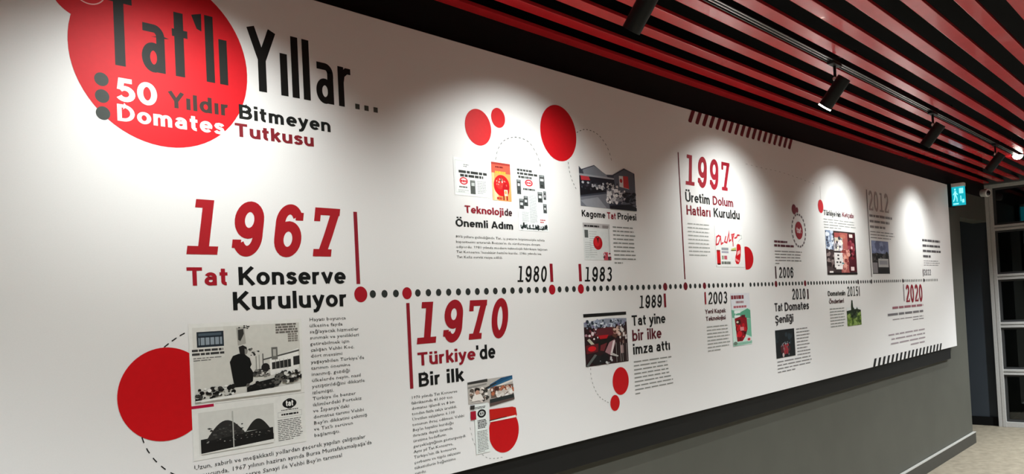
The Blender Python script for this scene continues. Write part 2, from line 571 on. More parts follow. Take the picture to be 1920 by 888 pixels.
def paragraph(lines, p0, p1, pend, c=GRY, size=.62, align='l', parent=None, name='body_text', bold=0.0):
    """p0 = baseline start of the first line, p1 = right end of the longest line, pend = baseline start of the last line"""
    n = len(lines)
    pitch = (p0[1] - pend[1]) / max(1, n - 1) if n > 1 else size
    if n == 1:
        pitch = pend[1]
    h = pitch * size
    ms = [text_mesh(l) for l in lines]
    wid = [max((v.co.x for v in m.vertices), default=0) for m in ms]
    sx = (p1[0] - p0[0]) / max(wid)
    sz = h / 0.70
    y = depth()
    V, F = [], []
    for i, m in enumerate(ms):
        off = (max(wid) - wid[i]) * sx if align == 'r' else 0
        b = len(V)
        z = p0[1] - i * pitch
        V += [(p0[0] + off + v.co.x * sx, y, z + v.co.y * sz) for v in m.vertices]
        F += [[b + k for k in p.vertices] for p in m.polygons]
        bpy.data.meshes.remove(m)
    return mesh(name, V, F, ink(c), parent or mural)


def fine_lines(P, x0, x1, z0, z1, n, c, seed, fill=.36, last=.6, ragged=.12, right=False):
    """rows of print too small to read: word-long dashes"""
    r = random.Random(seed)
    pitch = (z0 - z1) / n
    for i in range(n):
        z = z0 - (i + .5) * pitch
        end = x1 - (x1 - x0) * (r.random() * ragged if i < n - 1 else 1 - last)
        x = x0
        segs = []
        wunit = max((x1 - x0) / 26, .002)
        while x < end:
            w = min(end - x, wunit * (2 + r.random() * 5))
            segs.append((x, x + w))
            x += w + wunit * .7
        if right:
            d = x1 - end
            segs = [(a + d, b + d) for a, b in segs]
        for a, b in segs:
            P.face([(a, z - pitch * fill / 2), (b, z - pitch * fill / 2), (b, z + pitch * fill / 2), (a, z + pitch * fill / 2)], c, False)
    P.k += 1


class Pic(Print):
    """a printed picture: rectangle from four corner points, contents in 0..1 (v runs down)"""
    def __init__(self, name, tl, tr, br, bl, base, parent=None):
        super().__init__(name, parent)
        self.x0, self.x1 = (tl[0] + bl[0]) / 2, (tr[0] + br[0]) / 2
        self.z0, self.z1 = (bl[1] + br[1]) / 2, (tl[1] + tr[1]) / 2
        if base:
            self.r(0, 0, 1, 1, base)

    def q(self, u, v):
        return (self.x0 + u * (self.x1 - self.x0), self.z1 - v * (self.z1 - self.z0))

    def r(self, u0, v0, u1, v1, c):
        self.face([self.q(u0, v0), self.q(u1, v0), self.q(u1, v1), self.q(u0, v1)], c)

    def g(self, pts, c):
        self.face([self.q(*p) for p in pts], c)

    def e(self, u, v, ru, rv, c, n=28):
        self.face([self.q(min(1, max(0, u + ru * math.cos(2 * PI * i / n))), min(1, max(0, v + rv * math.sin(2 * PI * i / n)))) for i in range(n)], c)

    def l(self, u0, v0, u1, v1, n, c, seed=1, **k):
        a, b = self.q(u0, v0), self.q(u1, v1)
        fine_lines(self, a[0], b[0], a[1], b[1], n, c, seed, **k)

    def speck(self, u0, v0, u1, v1, n, cs, s0, s1, seed=1, aspect=1.0):
        r = random.Random(seed)
        for _ in range(n):
            u, v = u0 + r.random() * (u1 - u0), v0 + r.random() * (v1 - v0)
            s = s0 + r.random() * (s1 - s0)
            self.e(u, v, s, s * aspect * (.7 + .6 * r.random()), r.choice(cs), 7)


def dash(name, pts, w, c, on=.55, n=9, parent=None):
    """dashed line through points, smoothed"""
    P = Print(name, parent)
    # Catmull-Rom resample
    q = [pts[0]] + list(pts) + [pts[-1]]
    fine = []
    for i in range(1, len(q) - 2):
        for k in range(12):
            t = k / 12
            fine.append(tuple(.5 * (2 * q[i][j] + (q[i + 1][j] - q[i - 1][j]) * t + (2 * q[i - 1][j] - 5 * q[i][j] + 4 * q[i + 1][j] - q[i + 2][j]) * t * t
                                    + (3 * q[i][j] - q[i - 1][j] - 3 * q[i + 1][j] + q[i + 2][j]) * t ** 3) for j in (0, 1)))
    fine.append(pts[-1])
    cum = [0]
    for a, b in zip(fine, fine[1:]):
        cum.append(cum[-1] + math.hypot(b[0] - a[0], b[1] - a[1]))

    def at(d):
        for i in range(len(cum) - 1):
            if cum[i + 1] >= d:
                t = (d - cum[i]) / max(1e-9, cum[i + 1] - cum[i])
                return (fine[i][0] + (fine[i + 1][0] - fine[i][0]) * t, fine[i][1] + (fine[i + 1][1] - fine[i][1]) * t)
        return fine[-1]
    T = cum[-1]
    for i in range(n):
        a = T * i / n
        P.stroke([at(a), at(a + T / n * on * .5), at(a + T / n * on)], w, c)
    return P.done()


def disc(name, c0, r, c, rz=None, parent=None, label=None):
    P = Print(name, parent)
    P.circle(c0, r, rz or r, c)
    o = P.done()
    if label:
        o['label'] = label
    return o


def uv(X, Z):
    return (X * U, (Z + FZ) * U)


def bar(name, a, b, w, c, parent=None):
    """upright printed bar between two points"""
    x = (a[0] + b[0]) / 2
    P = Print(name, parent)
    P.face([(x - w / 2, a[1]), (x + w / 2, a[1]), (x + w / 2, b[1]), (x - w / 2, b[1])], c)
    return P.done()


# ---- title block
disc('red_circle', uv(-12.62, 13.50), 4.98 * U, '#cf1620', label='large red circle behind the title')
_P = Print('red_circle')
_P.circle((-0.8027, 2.4709), 1.72 * U, 1.72 * U, '#cf1620')
_P.done()
_P = Print('leaf_outline')
_P.ring((-0.7915, 2.4712), .80 * U, .86 * U, '#f3b9b4', 40)
_P.done()


def cond(name, strokes, c):
    P = Print(name)
    for pts, w in strokes:
        P.stroke(pts, w, c)
    return P


_zb = (-0.4069, 2.2910)[1]
TB = ((-0.7223, 2.2888)[1] + (-0.4377, 2.2887)[1] + (-0.3182, 2.2842)[1] + (-0.0401, 2.2867)[1]) / 4        # title baseline
TC = ((-0.3487, 2.4750)[1] + (-0.2882, 2.4760)[1]) / 2                                              # capital height
TA = ((-0.4770, 2.4759)[1] + (-0.2016, 2.4757)[1]) / 2                                              # ascender
TX = ((-0.4369, 2.4163)[1] + (-0.2430, 2.4160)[1]) / 2                                             # x height
TW = .54 * U                                                                        # stem width
TH = .48 * U


def tx(p):
    return p[0]


def t_T(P, x, half):
    P.stroke([(x, TB), (x, TC)], TW, P.c)
    P.stroke([(x - half, TC - TH / 2), (x + half, TC - TH / 2)], TH, P.c)


def t_l(P, x, top):
    P.stroke([(x, TB), (x, top)], TW * .95, P.c)


def t_a(P, x0, x1):
    w = x1 - x0
    h = TX - TB
    s = TW * .9
    P.stroke([(x1 - s / 2, TB), (x1 - s / 2, TB + h * .74)] + ar(x0 + w * .54, TB + h * .74, w * .46 - s / 2, h * .26 - TH / 2, 0, 90, 10) + [(x0 + w * .08, TX - TH / 2)], s * .95, P.c)
    P.stroke(ar(x0 + w * .5, TB + h * .30, w * .5 - s / 2, h * .30 - TH * .4, 0, 360, 30)[:-1], s * .92, P.c, True)


def title(name, c):
    P = Print(name)
    P.c = c
    return P


_P = title('title_lettering', '#1f211d')
t_T(_P, (-0.7211, 2.3754)[0], (-0.6840, 2.4545)[0] - (-0.7181, 2.4543)[0])
t_a(_P, (-0.6670, 2.3307)[0], (-0.6040, 2.3291)[0])
_x = (-0.5645, 2.3738)[0]
_P.stroke([(_x, TB), (_x, (-0.5579, 2.4638)[1])], TW, _P.c)
_P.stroke([((-0.5837, 2.4034)[0], (-0.5632, 2.4065)[1]), ((-0.5406, 2.4130)[0], (-0.5632, 2.4065)[1])], TH * .9, _P.c)
_x = (-0.5134, 2.4521)[0]
_P.face([(_x - .3 * U, (-0.5127, 2.4673)[1]), (_x + .3 * U, (-0.5124, 2.4764)[1]), (_x + .28 * U, (-0.5145, 2.4264)[1]), (_x, (-0.5143, 2.4309)[1])], _P.c)
t_l(_P, (-0.4781, 2.3770)[0], TA)
t_l(_P, (-0.4388, 2.3544)[0], TX)
_P.done()
_P = title('title_lettering', '#121210')
_xa, _xb, _xm = (-0.3507, 2.4666)[0], (-0.2814, 2.4711)[0], (-0.3176, 2.3704)[0]
_zm = (-0.3170, 2.3833)[1]
_P.stroke([(_xa, TC), (_xm, _zm)], TW, _P.c)
_P.stroke([(_xb, TC), (_xm, _zm)], TW, _P.c)
_P.stroke([(_xm, _zm + .25 * U), (_xm, TB)], TW, _P.c)
t_l(_P, (-0.2452, 2.3519)[0], TX)
t_l(_P, (-0.2065, 2.3755)[0], TA)
t_l(_P, (-0.1673, 2.3746)[0], TA)
t_a(_P, (-0.1343, 2.3471)[0], (-0.0686, 2.3415)[0])
_x = (-0.0400, 2.3465)[0]
_P.stroke([(_x, TB), (_x, TX)], TW * .85, _P.c)
_P.stroke([(_x, TB + (TX - TB) * .55), (_x + .12 * U, TB + (TX - TB) * .8), (_x + .45 * U, TX - TH * .5), (_x + .8 * U, TX - TH * .5)], TW * .75, _P.c)
for _p in ((0.0207, 2.2970), (0.0570, 2.2973), (0.0941, 2.2967)):
    _s = .18 * U
    _P.face([(_p[0] - _s, TB), (_p[0] + _s, TB), (_p[0] + _s, TB + 2 * _s), (_p[0] - _s, TB + 2 * _s)], '#45463f')
_P.done()
for _p in ((-0.7693, 2.2433), (-0.7690, 2.2004), (-0.7684, 2.1568)):
    disc('bullet_dot', _p, .36 * U, '#3a3f3a')
lettering('subtitle_lettering', '50', (-0.7338, 2.1910), (-0.6319, 2.2001), (-0.7316, 2.2501), WHT, t=.21, space=.1)
lettering('subtitle_lettering', 'Yıldır', (-0.5992, 2.1986), (-0.4289, 2.1981), (-0.5975, 2.2425), '#3b2d28', t=.2, space=.13)
lettering('subtitle_lettering', 'Bitmeyen', (-0.3975, 2.1980), (-0.0872, 2.1958), (-0.3945, 2.2391), '#181a18', t=.19, space=.1)
lettering('subtitle_lettering', 'Domates', (-0.7343, 2.1425), (-0.4447, 2.1439), (-0.7327, 2.1856), WHT, t=.19, space=.1)
lettering('subtitle_lettering', 'Tutkusu', (-0.4135, 2.1441), (-0.1515, 2.1423), (-0.4109, 2.1829), '#7e2028', t=.2, space=.1)

# ---- timeline
TR = {0: .53, 4: .43, 20: .43, 24: .43, 38: .40, 42: .42, 46: .36, 64: .40, 73: .40, 92.8: .36, 98.7: .36, 114.3: .36, 126.4: .36}
_dots = [i for i in range(1, 136) if i != 56 and not any(abs(i - k) < .5 for k in TR)]
_me = None
for _i in _dots[:100]:
    if _me is None:
        _P = Print('timeline_dot')
        _P.circle(uv(0, 0), .26 * U, .265 * U, '#2c302d', 20)
        _d0 = _P.done()
        _base = _d0.location.x
        _me = _d0
        _o = _d0
    else:
        _o = _d0.copy()
        col.objects.link(_o)
    _o.location.x = _base + _i * U
_P = Print('timeline_dot')
for _i in _dots[100:]:
    _P.circle(uv(_i, 0), .26 * U, .265 * U, '#6d6f6c', 16)
_P.done()['kind'] = 'stuff'
for _k in sorted(TR):
    disc('timeline_marker', uv(_k, 0), TR[_k] * U, '#a80f20' if _k < 30 else ('#6e1420' if _k < 80 else '#2a2023'))

# ---- 1967
def num(s, tl, br, top, bot, c, **k):
    numerals('year_digit', s, tl[0], br[0], bot[1], top[1], c, **k)


numerals('year_digit', '1967', ((-0.5644, 1.8042)[0] + (-0.4992, 1.9574)[0] - .0) / 2 - .55 * U, ((-0.0759, 1.9575)[0] + (-0.0922, 1.8008)[0]) / 2 + .15 * U, ((-0.5302, 1.8019)[1] + (-0.1276, 1.8003)[1]) / 2, ((-0.5238, 1.9543)[1] + (-0.1197, 1.9532)[1]) / 2, '#a81a22', weight=.34, gap=.42, shear=.16, serif=.15)
bar('year_bar', (-0.0100, 1.9481), (-0.0051, 1.7138), .30 * U, '#8f1826')
lettering('heading_lettering', 'Tat', (-0.5711, 1.7149), (-0.4519, 1.7156), (-0.5690, 1.7649), '#a01524', t=.185, space=.08)
lettering('heading_lettering', 'Konserve', (-0.4206, 1.7156), (-0.0566, 1.7152), (-0.4182, 1.7671), BLK, t=.185, space=.09)
lettering('heading_lettering', 'Kuruluyor', (-0.4408, 1.6428), (-0.0543, 1.6444), (-0.4384, 1.6950), BLK, t=.185, space=.09)
disc('red_circle', uv(-13.30, -5.22), 2.56 * U, '#cc0510')
dash('dashed_arc', [(-0.6386, 1.5533), (-0.6185, 1.5672), (-0.5956, 1.5811), (-0.5724, 1.5913)], .06 * U, BLK, n=3, on=.6)
dash('dashed_arc', [(-0.7045, 1.3256), (-0.6941, 1.2954), (-0.6733, 1.2607), (-0.6420, 1.2276), (-0.6085, 1.2052)], .06 * U, BLK, n=5, on=.5)

card = Pic('picture_card', (-0.5701, 1.6102), (-0.2228, 1.6119), (-0.2237, 1.2398), (-0.5733, 1.2408), '#e9e8e2')
_cq = card.q
card.r(0, .60, .18, .622, '#b00f3c')
card.r(.19, .600, 1, .606, '#c9c8c2')
cardo = card.done()


def sub(u0, v0, u1, v1, base):
    return Pic('printed_photograph', _cq(u0, v0), _cq(u1, v0), _cq(u1, v1), _cq(u0, v1), base, cardo)


p = sub(.03, .03, .975, .575, '#d6d4cb')
p.r(0, 0, .27, .42, '#dddbd3')
p.r(.035, .06, .27, .27, '#232c34')                      # small inset photo of a shop
p.r(.05, .14, .255, .24, '#8f9aa2')
for i in range(5):
    p.r(.06 + i * .042, .13, .068 + i * .042, .25, '#1b2229')
p.r(.05, .08, .25, .115, '#4d5a63')
p.l(-.01, .285, .27, .385, 2, '#3b3a38', 3, fill=.62, last=1)
p.l(.0, .40, .25, .46, 2, '#6b6964', 4, fill=.4)
p.l(.76, .0, .985, .15, 4, '#6d6861', 5, fill=.75, last=1)   # clipping at upper right
p.l(.88, .15, .985, .28, 4, '#837d74', 6, fill=.75, last=1)
p.g([(.69, .5), (.98, .38), (.98, .74), (.69, .74)], '#efeee8')   # building behind
p.g([(.62, .50), (.99, .40), (.99, .425), (.62, .52)], '#52524e')
p.g([(.71, .56), (.9, .53), (.9, .645), (.71, .66)], '#2c2c2b')
p.g([(.925, .50), (.99, .49), (.99, .62), (.925, .63)], '#2c2c2b')
for i in range(4):
    p.r(.745 + i * .04, .52, .75 + i * .04, .66, '#a9a8a2')
p.r(.71, .34, .77, .52, '#6c6b66')
p.r(.725, .37, .755, .47, '#b5b3ab')
p.r(.62, .42, .63, .58, '#55534f')
p.g([(.385, .03), (.46, .02), (.47, .26), (.395, .28)], '#aaa79e')   # flags and papers above the head
p.g([(.40, .06), (.45, .05), (.455, .12), (.42, .22), (.40, .2)], '#34332f')
p.speck(.38, .0, .56, .06, 10, ['#2c2b29', '#8c8a84'], .005, .012, 11)
p.g([(.40, .30), (.44, .28), (.475, .31), (.48, .38), (.455, .42), (.41, .40)], '#211f1d')   # speaker's head
p.g([(.455, .33), (.485, .35), (.478, .40), (.455, .42)], '#8d8a83')
p.g([(.315, .50), (.345, .42), (.40, .395), (.455, .41), (.50, .47), (.515, .56), (.50, .60), (.53, .68), (.52, .80), (.45, .86), (.35, .86), (.335, .72)], '#121211')   # dark suit
p.g([(.50, .46), (.53, .40), (.575, .37), (.585, .40), (.54, .46), (.52, .54)], '#d9d6cf')
p.speck(.50, .34, .585, .44, 16, ['#2a2927', '#6e6b65', '#b9b6ae'], .006, .015, 12)
p.r(.555, .45, .563, .72, '#8b8982')
p.r(.585, .43, .592, .70, '#9b9992')
p.e(.60, .69, .075, .055, '#3a3937')
p.speck(.53, .63, .68, .75, 26, ['#171716', '#84817b', '#d6d4cc', '#42413e'], .008, .022, 13)
p.e(.645, .62, .04, .06, '#232221')
p.speck(0, .82, .34, .97, 60, ['#1a1918', '#efeee8', '#3a3936', '#c9c7bf', '#0f0f0e'], .008, .024, 14, 1.2)   # crowd
p.speck(.0, .88, .06, 1.0, 12, ['#0f0f0e', '#3a3936'], .01, .025, 15, 1.3)
p.g([(.46, .88), (.56, .82), (.74, .78), (.80, .84), (.76, .90), (.46, .97)], '#141413')
p.speck(.46, .82, .80, .92, 30, ['#131312', '#2c2b29', '#55534e'], .01, .02, 16)
p.speck(.74, .70, 1.0, .86, 80, ['#141413', '#5d5b56', '#dddbd4', '#2e2d2b', '#0f0f0e'], .008, .024, 17, 1.25)
p.g([(.0, .985), (.98, .90), (.99, 1.0), (.0, 1.0)], '#edece6')
p.done()
p = sub(.05, .655, .70, .955, '#d8d7d0')                  # arched halls
p.g([(.02, .66), (.98, .62), (.98, 1), (.02, 1)], '#1a1918')
p.g([(.08, .72)] + [(.08 + .52 * i / 14, .72 - .42 * math.sin(PI * i / 14) - .06 * i / 14) for i in range(15)], '#2d2c2a')
p.g([(.62, .62)] + [(.60 + .34 * i / 14, .64 - .30 * math.sin(PI * i / 14)) for i in range(15)], '#23221f')
p.speck(.12, .40, .56, .66, 60, ['#3c3b38', '#22211f', '#504e4a'], .008, .02, 21)
p.speck(.05, .68, .95, .85, 70, ['#6f6d67', '#1b1a19', '#35342f', '#a09e97'], .006, .016, 22)
p.r(.02, .9, .98, 1.02, '#e4e3dc')
p.g([(.02, .74), (.2, .80), (.98, .78), (.98, .93), (.02, 1)], '#161514')
p.r(.425, .06, .44, .98, '#b7b6af')
p.done()
p = sub(.715, .63, .985, .975, '#e7e6e0')                 # document with an oval emblem
p.e(.5, .13, .25, .105, '#101010')
p.ring(p.q(.5, .13), .30 * U, .34 * U, '#101010', 32, rz=.95)
p.l(.2, .25, .8, .29, 1, '#3a3936', 31, fill=.5, last=1)
p.r(.08, .31, .92, .315, '#77756f'); p.r(.08, .43, .92, .435, '#77756f'); p.r(.08, .31, .085, .435, '#77756f'); p.r(.915, .31, .92, .435, '#77756f')
p.l(.2, .34, .8, .4, 1, '#2b2a28', 32, fill=.7, last=1)
p.l(.06, .47, .94, .97, 12, '#5c5a55', 33, fill=.42)
_emb = p.q(.5, .13)
p.done()
_layer[0] += 0.0006
lettering('emblem_lettering', 'tat', (_emb[0] - .26 * U, _emb[1] - .15 * U), (_emb[0] + .26 * U, _emb[1] - .15 * U), (_emb[0], _emb[1] + .21 * U), '#f0efe9', t=.22, parent=cardo)
_layer[0] -= 0.0006

paragraph(["Hayatı boyunca", "ülkesine fayda", "sağlayacak hizmetler", "sunmak ve yenilikleri", "getirebilmek için", "çalışan Vehbi Koç,", "dört mevsimi", "yaşayabilen Türkiye'de",
           "tarımın önemine", "inanmış, gezdiği", "ülkelerde neyin, nasıl", "yetiştirildiğini dikkatle", "izlemişti.", "Türkiye ile benzer", "iklimlerdeki Portekiz", "ve İspanya'daki", "domates tarımı Vehbi", "Bey'in dikkatini çekmiş", "ve Tat'lı serüven", "başlamıştı."],
          (-0.1963, 1.6017), (0.0028, 1.2831), (-0.1948, 1.2488), '#3d3d3b', size=.56)
paragraph(["Uzun, sabırlı ve meşakkatli yollardan geçerek yapılan çalışmalar", "sonucunda, 1967 yılının haziran ayında Bursa Mustafakemalpaşa'da", "kurulan Tat Konserve Sanayi ile Vehbi Bey'in tarımsal", "hayali gerçek oldu."],
          (-0.5718, 1.2167), (0.0157, 1.1987), (-0.5674, 1.1501), '#30302e', size=.56)

# ---- 1970
bar('year_bar', (0.1927, 1.6464), (0.1935, 1.3540), .30 * U, '#8f1826')
numerals('year_digit', '1970', ((0.2606, 1.5790)[0]) - .55 * U, (0.6574, 1.5777)[0] + .62 * U, ((0.2580, 1.5045)[1] + (0.6336, 1.5017)[1]) / 2, ((0.2770, 1.6479)[1] + (0.6501, 1.6478)[1]) / 2, '#9c1420', weight=.34, gap=.34, shear=.16, serif=.15)
lettering('heading_lettering', 'Türkiye', (0.2236, 1.4313), (0.5011, 1.4254), (0.2264, 1.4768), '#8e1424', t=.185, space=.08)
lettering('heading_lettering', "'de", (0.5057, 1.4250), (0.6065, 1.4269), (0.5093, 1.4788), BLK, t=.185, space=.08)
lettering('heading_lettering', 'Bir', (0.2250, 1.3567), (0.3244, 1.3563), (0.2279, 1.4036), BLK, t=.185, space=.09)
lettering('heading_lettering', 'ilk', (0.3548, 1.3563), (0.4381, 1.3557), (0.3580, 1.4048), BLK, t=.185, space=.09)
paragraph(["1970 yılında Tat Konserve", "fabrikasında 41.000 ton", "domates işlendi ve 8 bin", "tondan fazla salça üretildi.", "Üretilen salçaların 6.100", "tonunun ihraç edilmesi, Vehbi", "Bey'in hayalini kurduğu", "ihracata dayalı tarımda", "üretime hedeflerin", "gerçekleştiğinin göstergesiydi.", "Aynı yıl Tat Konserve,", "Türkiye'nin ilk konserve", "çorbasını ve tüplü salçasını", "tüketicilerin beğenisine", "sundu."],
          (0.1884, 1.3184), (0.4348, 1.1411), (0.1854, 1.0615), '#3d3d3b', size=.54)
disc('red_circle', (0.6340, 1.1464), 1.72 * U, '#c4060f')
p = Pic('printed_photograph', (0.4562, 1.3486), (0.7002, 1.3468), (0.6979, 1.2252), (0.4520, 1.1843), None)
p.y = -(_layer[0] + 0.0001)
p.g([(0, .0), (.42, -.02), (.98, -.03), (1, .62), (.45, .72), (.44, .60), (.0, .56)], '#b8b2aa')
p.g([(0, 0), (.42, -.03), (.42, .05), (0, .06)], '#3a3936')
p.g([(.0, .12), (.4, .08), (.4, .12), (0, .17)], '#8d8a84')
p.g([(.36, .25), (.98, -.03), (.98, .07), (.5, .22)], '#2d6286')
p.g([(.46, .14), (.72, .0), (.98, -.03), (.98, .0), (.5, .19)], '#1f4d70')
p.g([(.34, .27), (.98, .08), (.98, .13), (.40, .29)], '#e3ddd2')
p.g([(.36, .2), (.6, .1), (.62, .12), (.38, .25)], '#2c2c2b')
p.r(.48, .2, .99, .5, '#6b5a50')
p.speck(.5, .22, .98, .42, 40, ['#b56a4a', '#7d3f2c', '#caa58e', '#4d2e26', '#e5d8cc'], .02, .045, 41, 1.3)
p.speck(.62, .36, .98, .48, 20, ['#f0ece6', '#ded6cd', '#c9beb3'], .03, .06, 42)
p.speck(.05, .22, .42, .5, 60, ['#d9cfc4', '#5d544c', '#efe8df', '#8a7668', '#3d3a35'], .02, .05, 43, 1.4)
p.e(.19, .22, .055, .05, '#24201d')
p.e(.19, .29, .045, .06, '#c79a84')
p.g([(.06, .5), (.1, .36), (.26, .33), (.33, .5)], '#ece5dc')
p.g([(.45, .52), (.99, .47), (1.0, .60), (.45, .64)], '#2b302f')
p.g([(.45, .62), (1.0, .57), (1.0, .62), (.45, .70)], '#5b4a45')
p.r(.03, .60, .12, .70, '#34322f')
p.r(.03, .75, .14, .97, '#a5122c')
p.done()
p = Print('printed_stripe')
p.y = -(_layer[0] + 0.0011)
p.face([(0.5601, 1.2364), (0.6853, 1.2316), (0.7040, 1.2256), (0.7090, 1.1977), (0.7043, 1.1927), (0.5603, 1.1947)], '#c11a12')
p.face([(0.5572, 1.1944), (0.7019, 1.1975), (0.7012, 1.1887), (0.5598, 1.1886)], '#f0ebe0')
p.face([(0.5573, 1.1965), (0.6506, 1.1992), (0.6504, 1.1962), (0.5571, 1.1929)], '#2d1512')
p.done()
p = Pic('printed_document', (0.4833, 1.2653), (0.5532, 1.2614), (0.5525, 1.0838), (0.4780, 1.0785), None)
p.y = -(_layer[0] + 0.0011)
p.r(0, 0, 1, 1, '#e6ebe6')
p.l(.06, .05, .85, .10, 2, '#23231f', 51, fill=.6, last=.9)
p.e(.52, .20, .31, .085, '#131312')
p.e(.52, .20, .19, .05, '#c9cdc8')
p.e(.52, .20, .12, .03, '#20201e')
p.r(.5, .17, .56, .23, '#f0f1ec')
p.l(.2, .32, .88, .50, 6, '#1c1c1a', 52, fill=.62, last=.8)
p.l(.14, .54, .92, .98, 14, '#63645f', 53, fill=.42)
p.done()
dash('dashed_arc', [(0.4568, 1.1837), (0.4694, 1.1326), (0.4939, 1.0935), (0.5366, 1.0600), (0.5820, 1.0500), (0.6291, 1.0485)], .03 * U, '#55564f', n=12, on=.45)

# ---- 1980
disc('red_circle', uv(11.98, 12.97), 1.45 * U, '#cd2024')
disc('red_circle', uv(14.31, 14.05), .81 * U, '#cd2024')
dash('dashed_arc', [(0.6616, 2.1882), (0.6769, 2.2297), (0.7147, 2.2692), (0.7829, 2.2909), (0.8565, 2.2821), (0.8998, 2.2434), (0.9193, 2.2088), (0.9251, 2.1754)], .06 * U, '#4b4c48', n=16, on=.5)
p = Pic('printed_advertisement', (0.4376, 2.1758), (0.6239, 2.1762), (0.6180, 2.0399), (0.4368, 2.0325), '#f3f4f1')
p.r(.03, .06, .97, .94, '#e3e6e2')
p.r(.05, .09, .95, .91, '#f0f2ef')
p.l(.27, .15, .43, .24, 2, '#8c8e8a', 61, fill=.5)
p.l(.13, .32, .93, .41, 1, '#30322f', 62, fill=.78, last=1)
p.l(.17, .42, .82, .51, 1, '#30322f', 63, fill=.78, last=1)
p.e(.26, .61, .115, .10, '#d8242e')
p.e(.26, .61, .085, .07, '#f1e4e2')
p.l(.18, .58, .34, .65, 1, '#d8242e', 64, fill=.8, last=1)
p.l(.13, .75, .36, .80, 1, '#55574f', 65, fill=.7, last=1)
p.r(.44, .57, .58, .94, '#50544f')
p.r(.47, .63, .56, .72, '#c9ccc8')
p.r(.46, .58, .57, .61, '#8a8e88')
p.l(.64, .56, .9, .92, 8, '#a5a8a3', 66, fill=.4)
p.l(.1, .84, .4, .92, 2, '#b4b7b2', 67, fill=.4)
p.done()
p = Pic('printed_poster', (0.6339, 2.1772), (0.7441, 2.1795), (0.7372, 2.0312), (0.6361, 2.0282), '#f0a35e')
p.r(0, 0, 1, .28, '#dd5a45')
p.r(0, .0, 1, .06, '#a83a30')
p.r(.0, .28, .12, 1, '#f5c58d')
p.r(.1, .62, .3, 1, '#f7d9a8')
p.l(.2, .09, .62, .15, 1, '#6f1d18', 71, fill=.7, last=1)
p.l(.18, .22, .75, .30, 1, '#f2b23c', 72, fill=.8, last=1)
p.e(.50, .60, .42, .28, '#d3141a')
p.e(.40, .55, .20, .15, '#e8332c')
p.e(.72, .68, .18, .17, '#b80f17')
p.g([(.42, .37), (.5, .45), (.58, .36), (.6, .46), (.5, .5), (.4, .46)], '#5a3a22')
p.speck(.2, .4, .8, .62, 14, ['#f2b0a0', '#ef6a58', '#fbe0d2'], .015, .035, 73)
p.r(.62, .70, .80, .86, '#f7e3c4')
p.e(.70, .77, .06, .05, '#e0a058')
p.r(.55, .86, .62, .98, '#8b1a1a'); p.r(.72, .86, .80, .98, '#a51a1a')
p.l(.22, .9, .5, .98, 1, '#c43a2a', 74, fill=.8, last=1)
p.done()
p = Pic('printed_advertisement', (0.7806, 2.1666), (0.9574, 2.1777), (0.9554, 1.9178), (0.7698, 1.9204), '#f4f7f5')
for k, (a, b) in enumerate(((.0, .50), (.0, .68), (.03, .48))):
    p.l(a + .03, .02 + k * .055, b + .02, .065 + k * .055, 1, '#3d403c', 81 + k, fill=.8, last=1)
p.e(.40, .235, .13, .055, '#d5202c')
p.e(.40, .235, .09, .035, '#f3e2e0')
p.l(.32, .22, .48, .25, 1, '#d5202c', 84, fill=.8, last=1)
p.l(.2, .32, .6, .36, 1, '#4a4d48', 85, fill=.8, last=1)
for a, b, c_, d in ((.76, .08, .94, .30), (.0, .20, .13, .43), (.68, .36, .84, .53), (.88, .34, .97, .48), (.05, .50, .20, .66), (.20, .45, .34, .61), (.85, .55, .97, .70)):
    p.r(a, b, c_, d, '#474b4a')
    p.r(a + .03, b + .06, c_ - .03, b + .10, '#d9dddb')
    p.r(a + .02, b + .005, c_ - .02, b + .03, '#8f9493')
    p.r(a + .04, d - .06, c_ - .05, d - .03, '#272a29')
p.l(.38, .42, .64, .88, 22, '#b3b9b7', 86, fill=.4)
p.l(.12, .70, .36, .88, 8, '#bcc2c0', 87, fill=.4)
p.l(.72, .80, .92, .87, 2, '#c65a5e', 88, fill=.5)
p.speck(.05, .91, 1.0, .97, 34, ['#3a4443', '#6f7a78', '#1f2726'], .015, .035, 89)
p.r(.3, .955, .85, .975, '#2f3938')
p.done()
lettering('heading_lettering', 'Teknoloji', (0.4822, 1.9733), (0.6908, 1.9717), (0.4840, 2.0009), '#8e1c2a', t=.19, space=.07)
lettering('heading_lettering', 'de', (0.6962, 1.9720), (0.7390, 1.9728), (0.6983, 2.0007), '#3a2326', t=.19, space=.07)
lettering('heading_lettering', 'Önemli Adım', (0.4342, 1.9195), (0.7429, 1.9201), (0.4361, 1.9478), '#1a1c1b', t=.19, space=.08)
paragraph(["80'li yıllara gelindiğinde Tat, iç pazarın büyümesiyle adeta", "kapasitesini artırarak Bozcan'ın da sürdürmeye devam", "ediyordu. 1981 yılında modern teknolojili fabrikaya taşınan", "Tat Konserve 'tesekkür hattı'nı kurdu. 1986 yılında ise", "Tat Kefiz serviz rasya edildi."],
          (0.4309, 1.8786), (0.9415, 1.8455), (0.4326, 1.8038), '#5a5b58', size=.5)
numerals('year_digit', '1980', (0.7692, 1.7509)[0] - .30 * U, (0.9316, 1.7555)[0] - .02 * U, ((0.7509, 1.7132)[1] + (0.9116, 1.7136)[1]) / 2, ((0.7683, 1.7748)[1] + (0.9306, 1.7775)[1]) / 2, BLK, weight=.28, gap=.34, shear=.14, serif=.11)
bar('year_bar', (0.9537, 1.7872), (0.9683, 1.7120), .38 * U, '#8f1826')

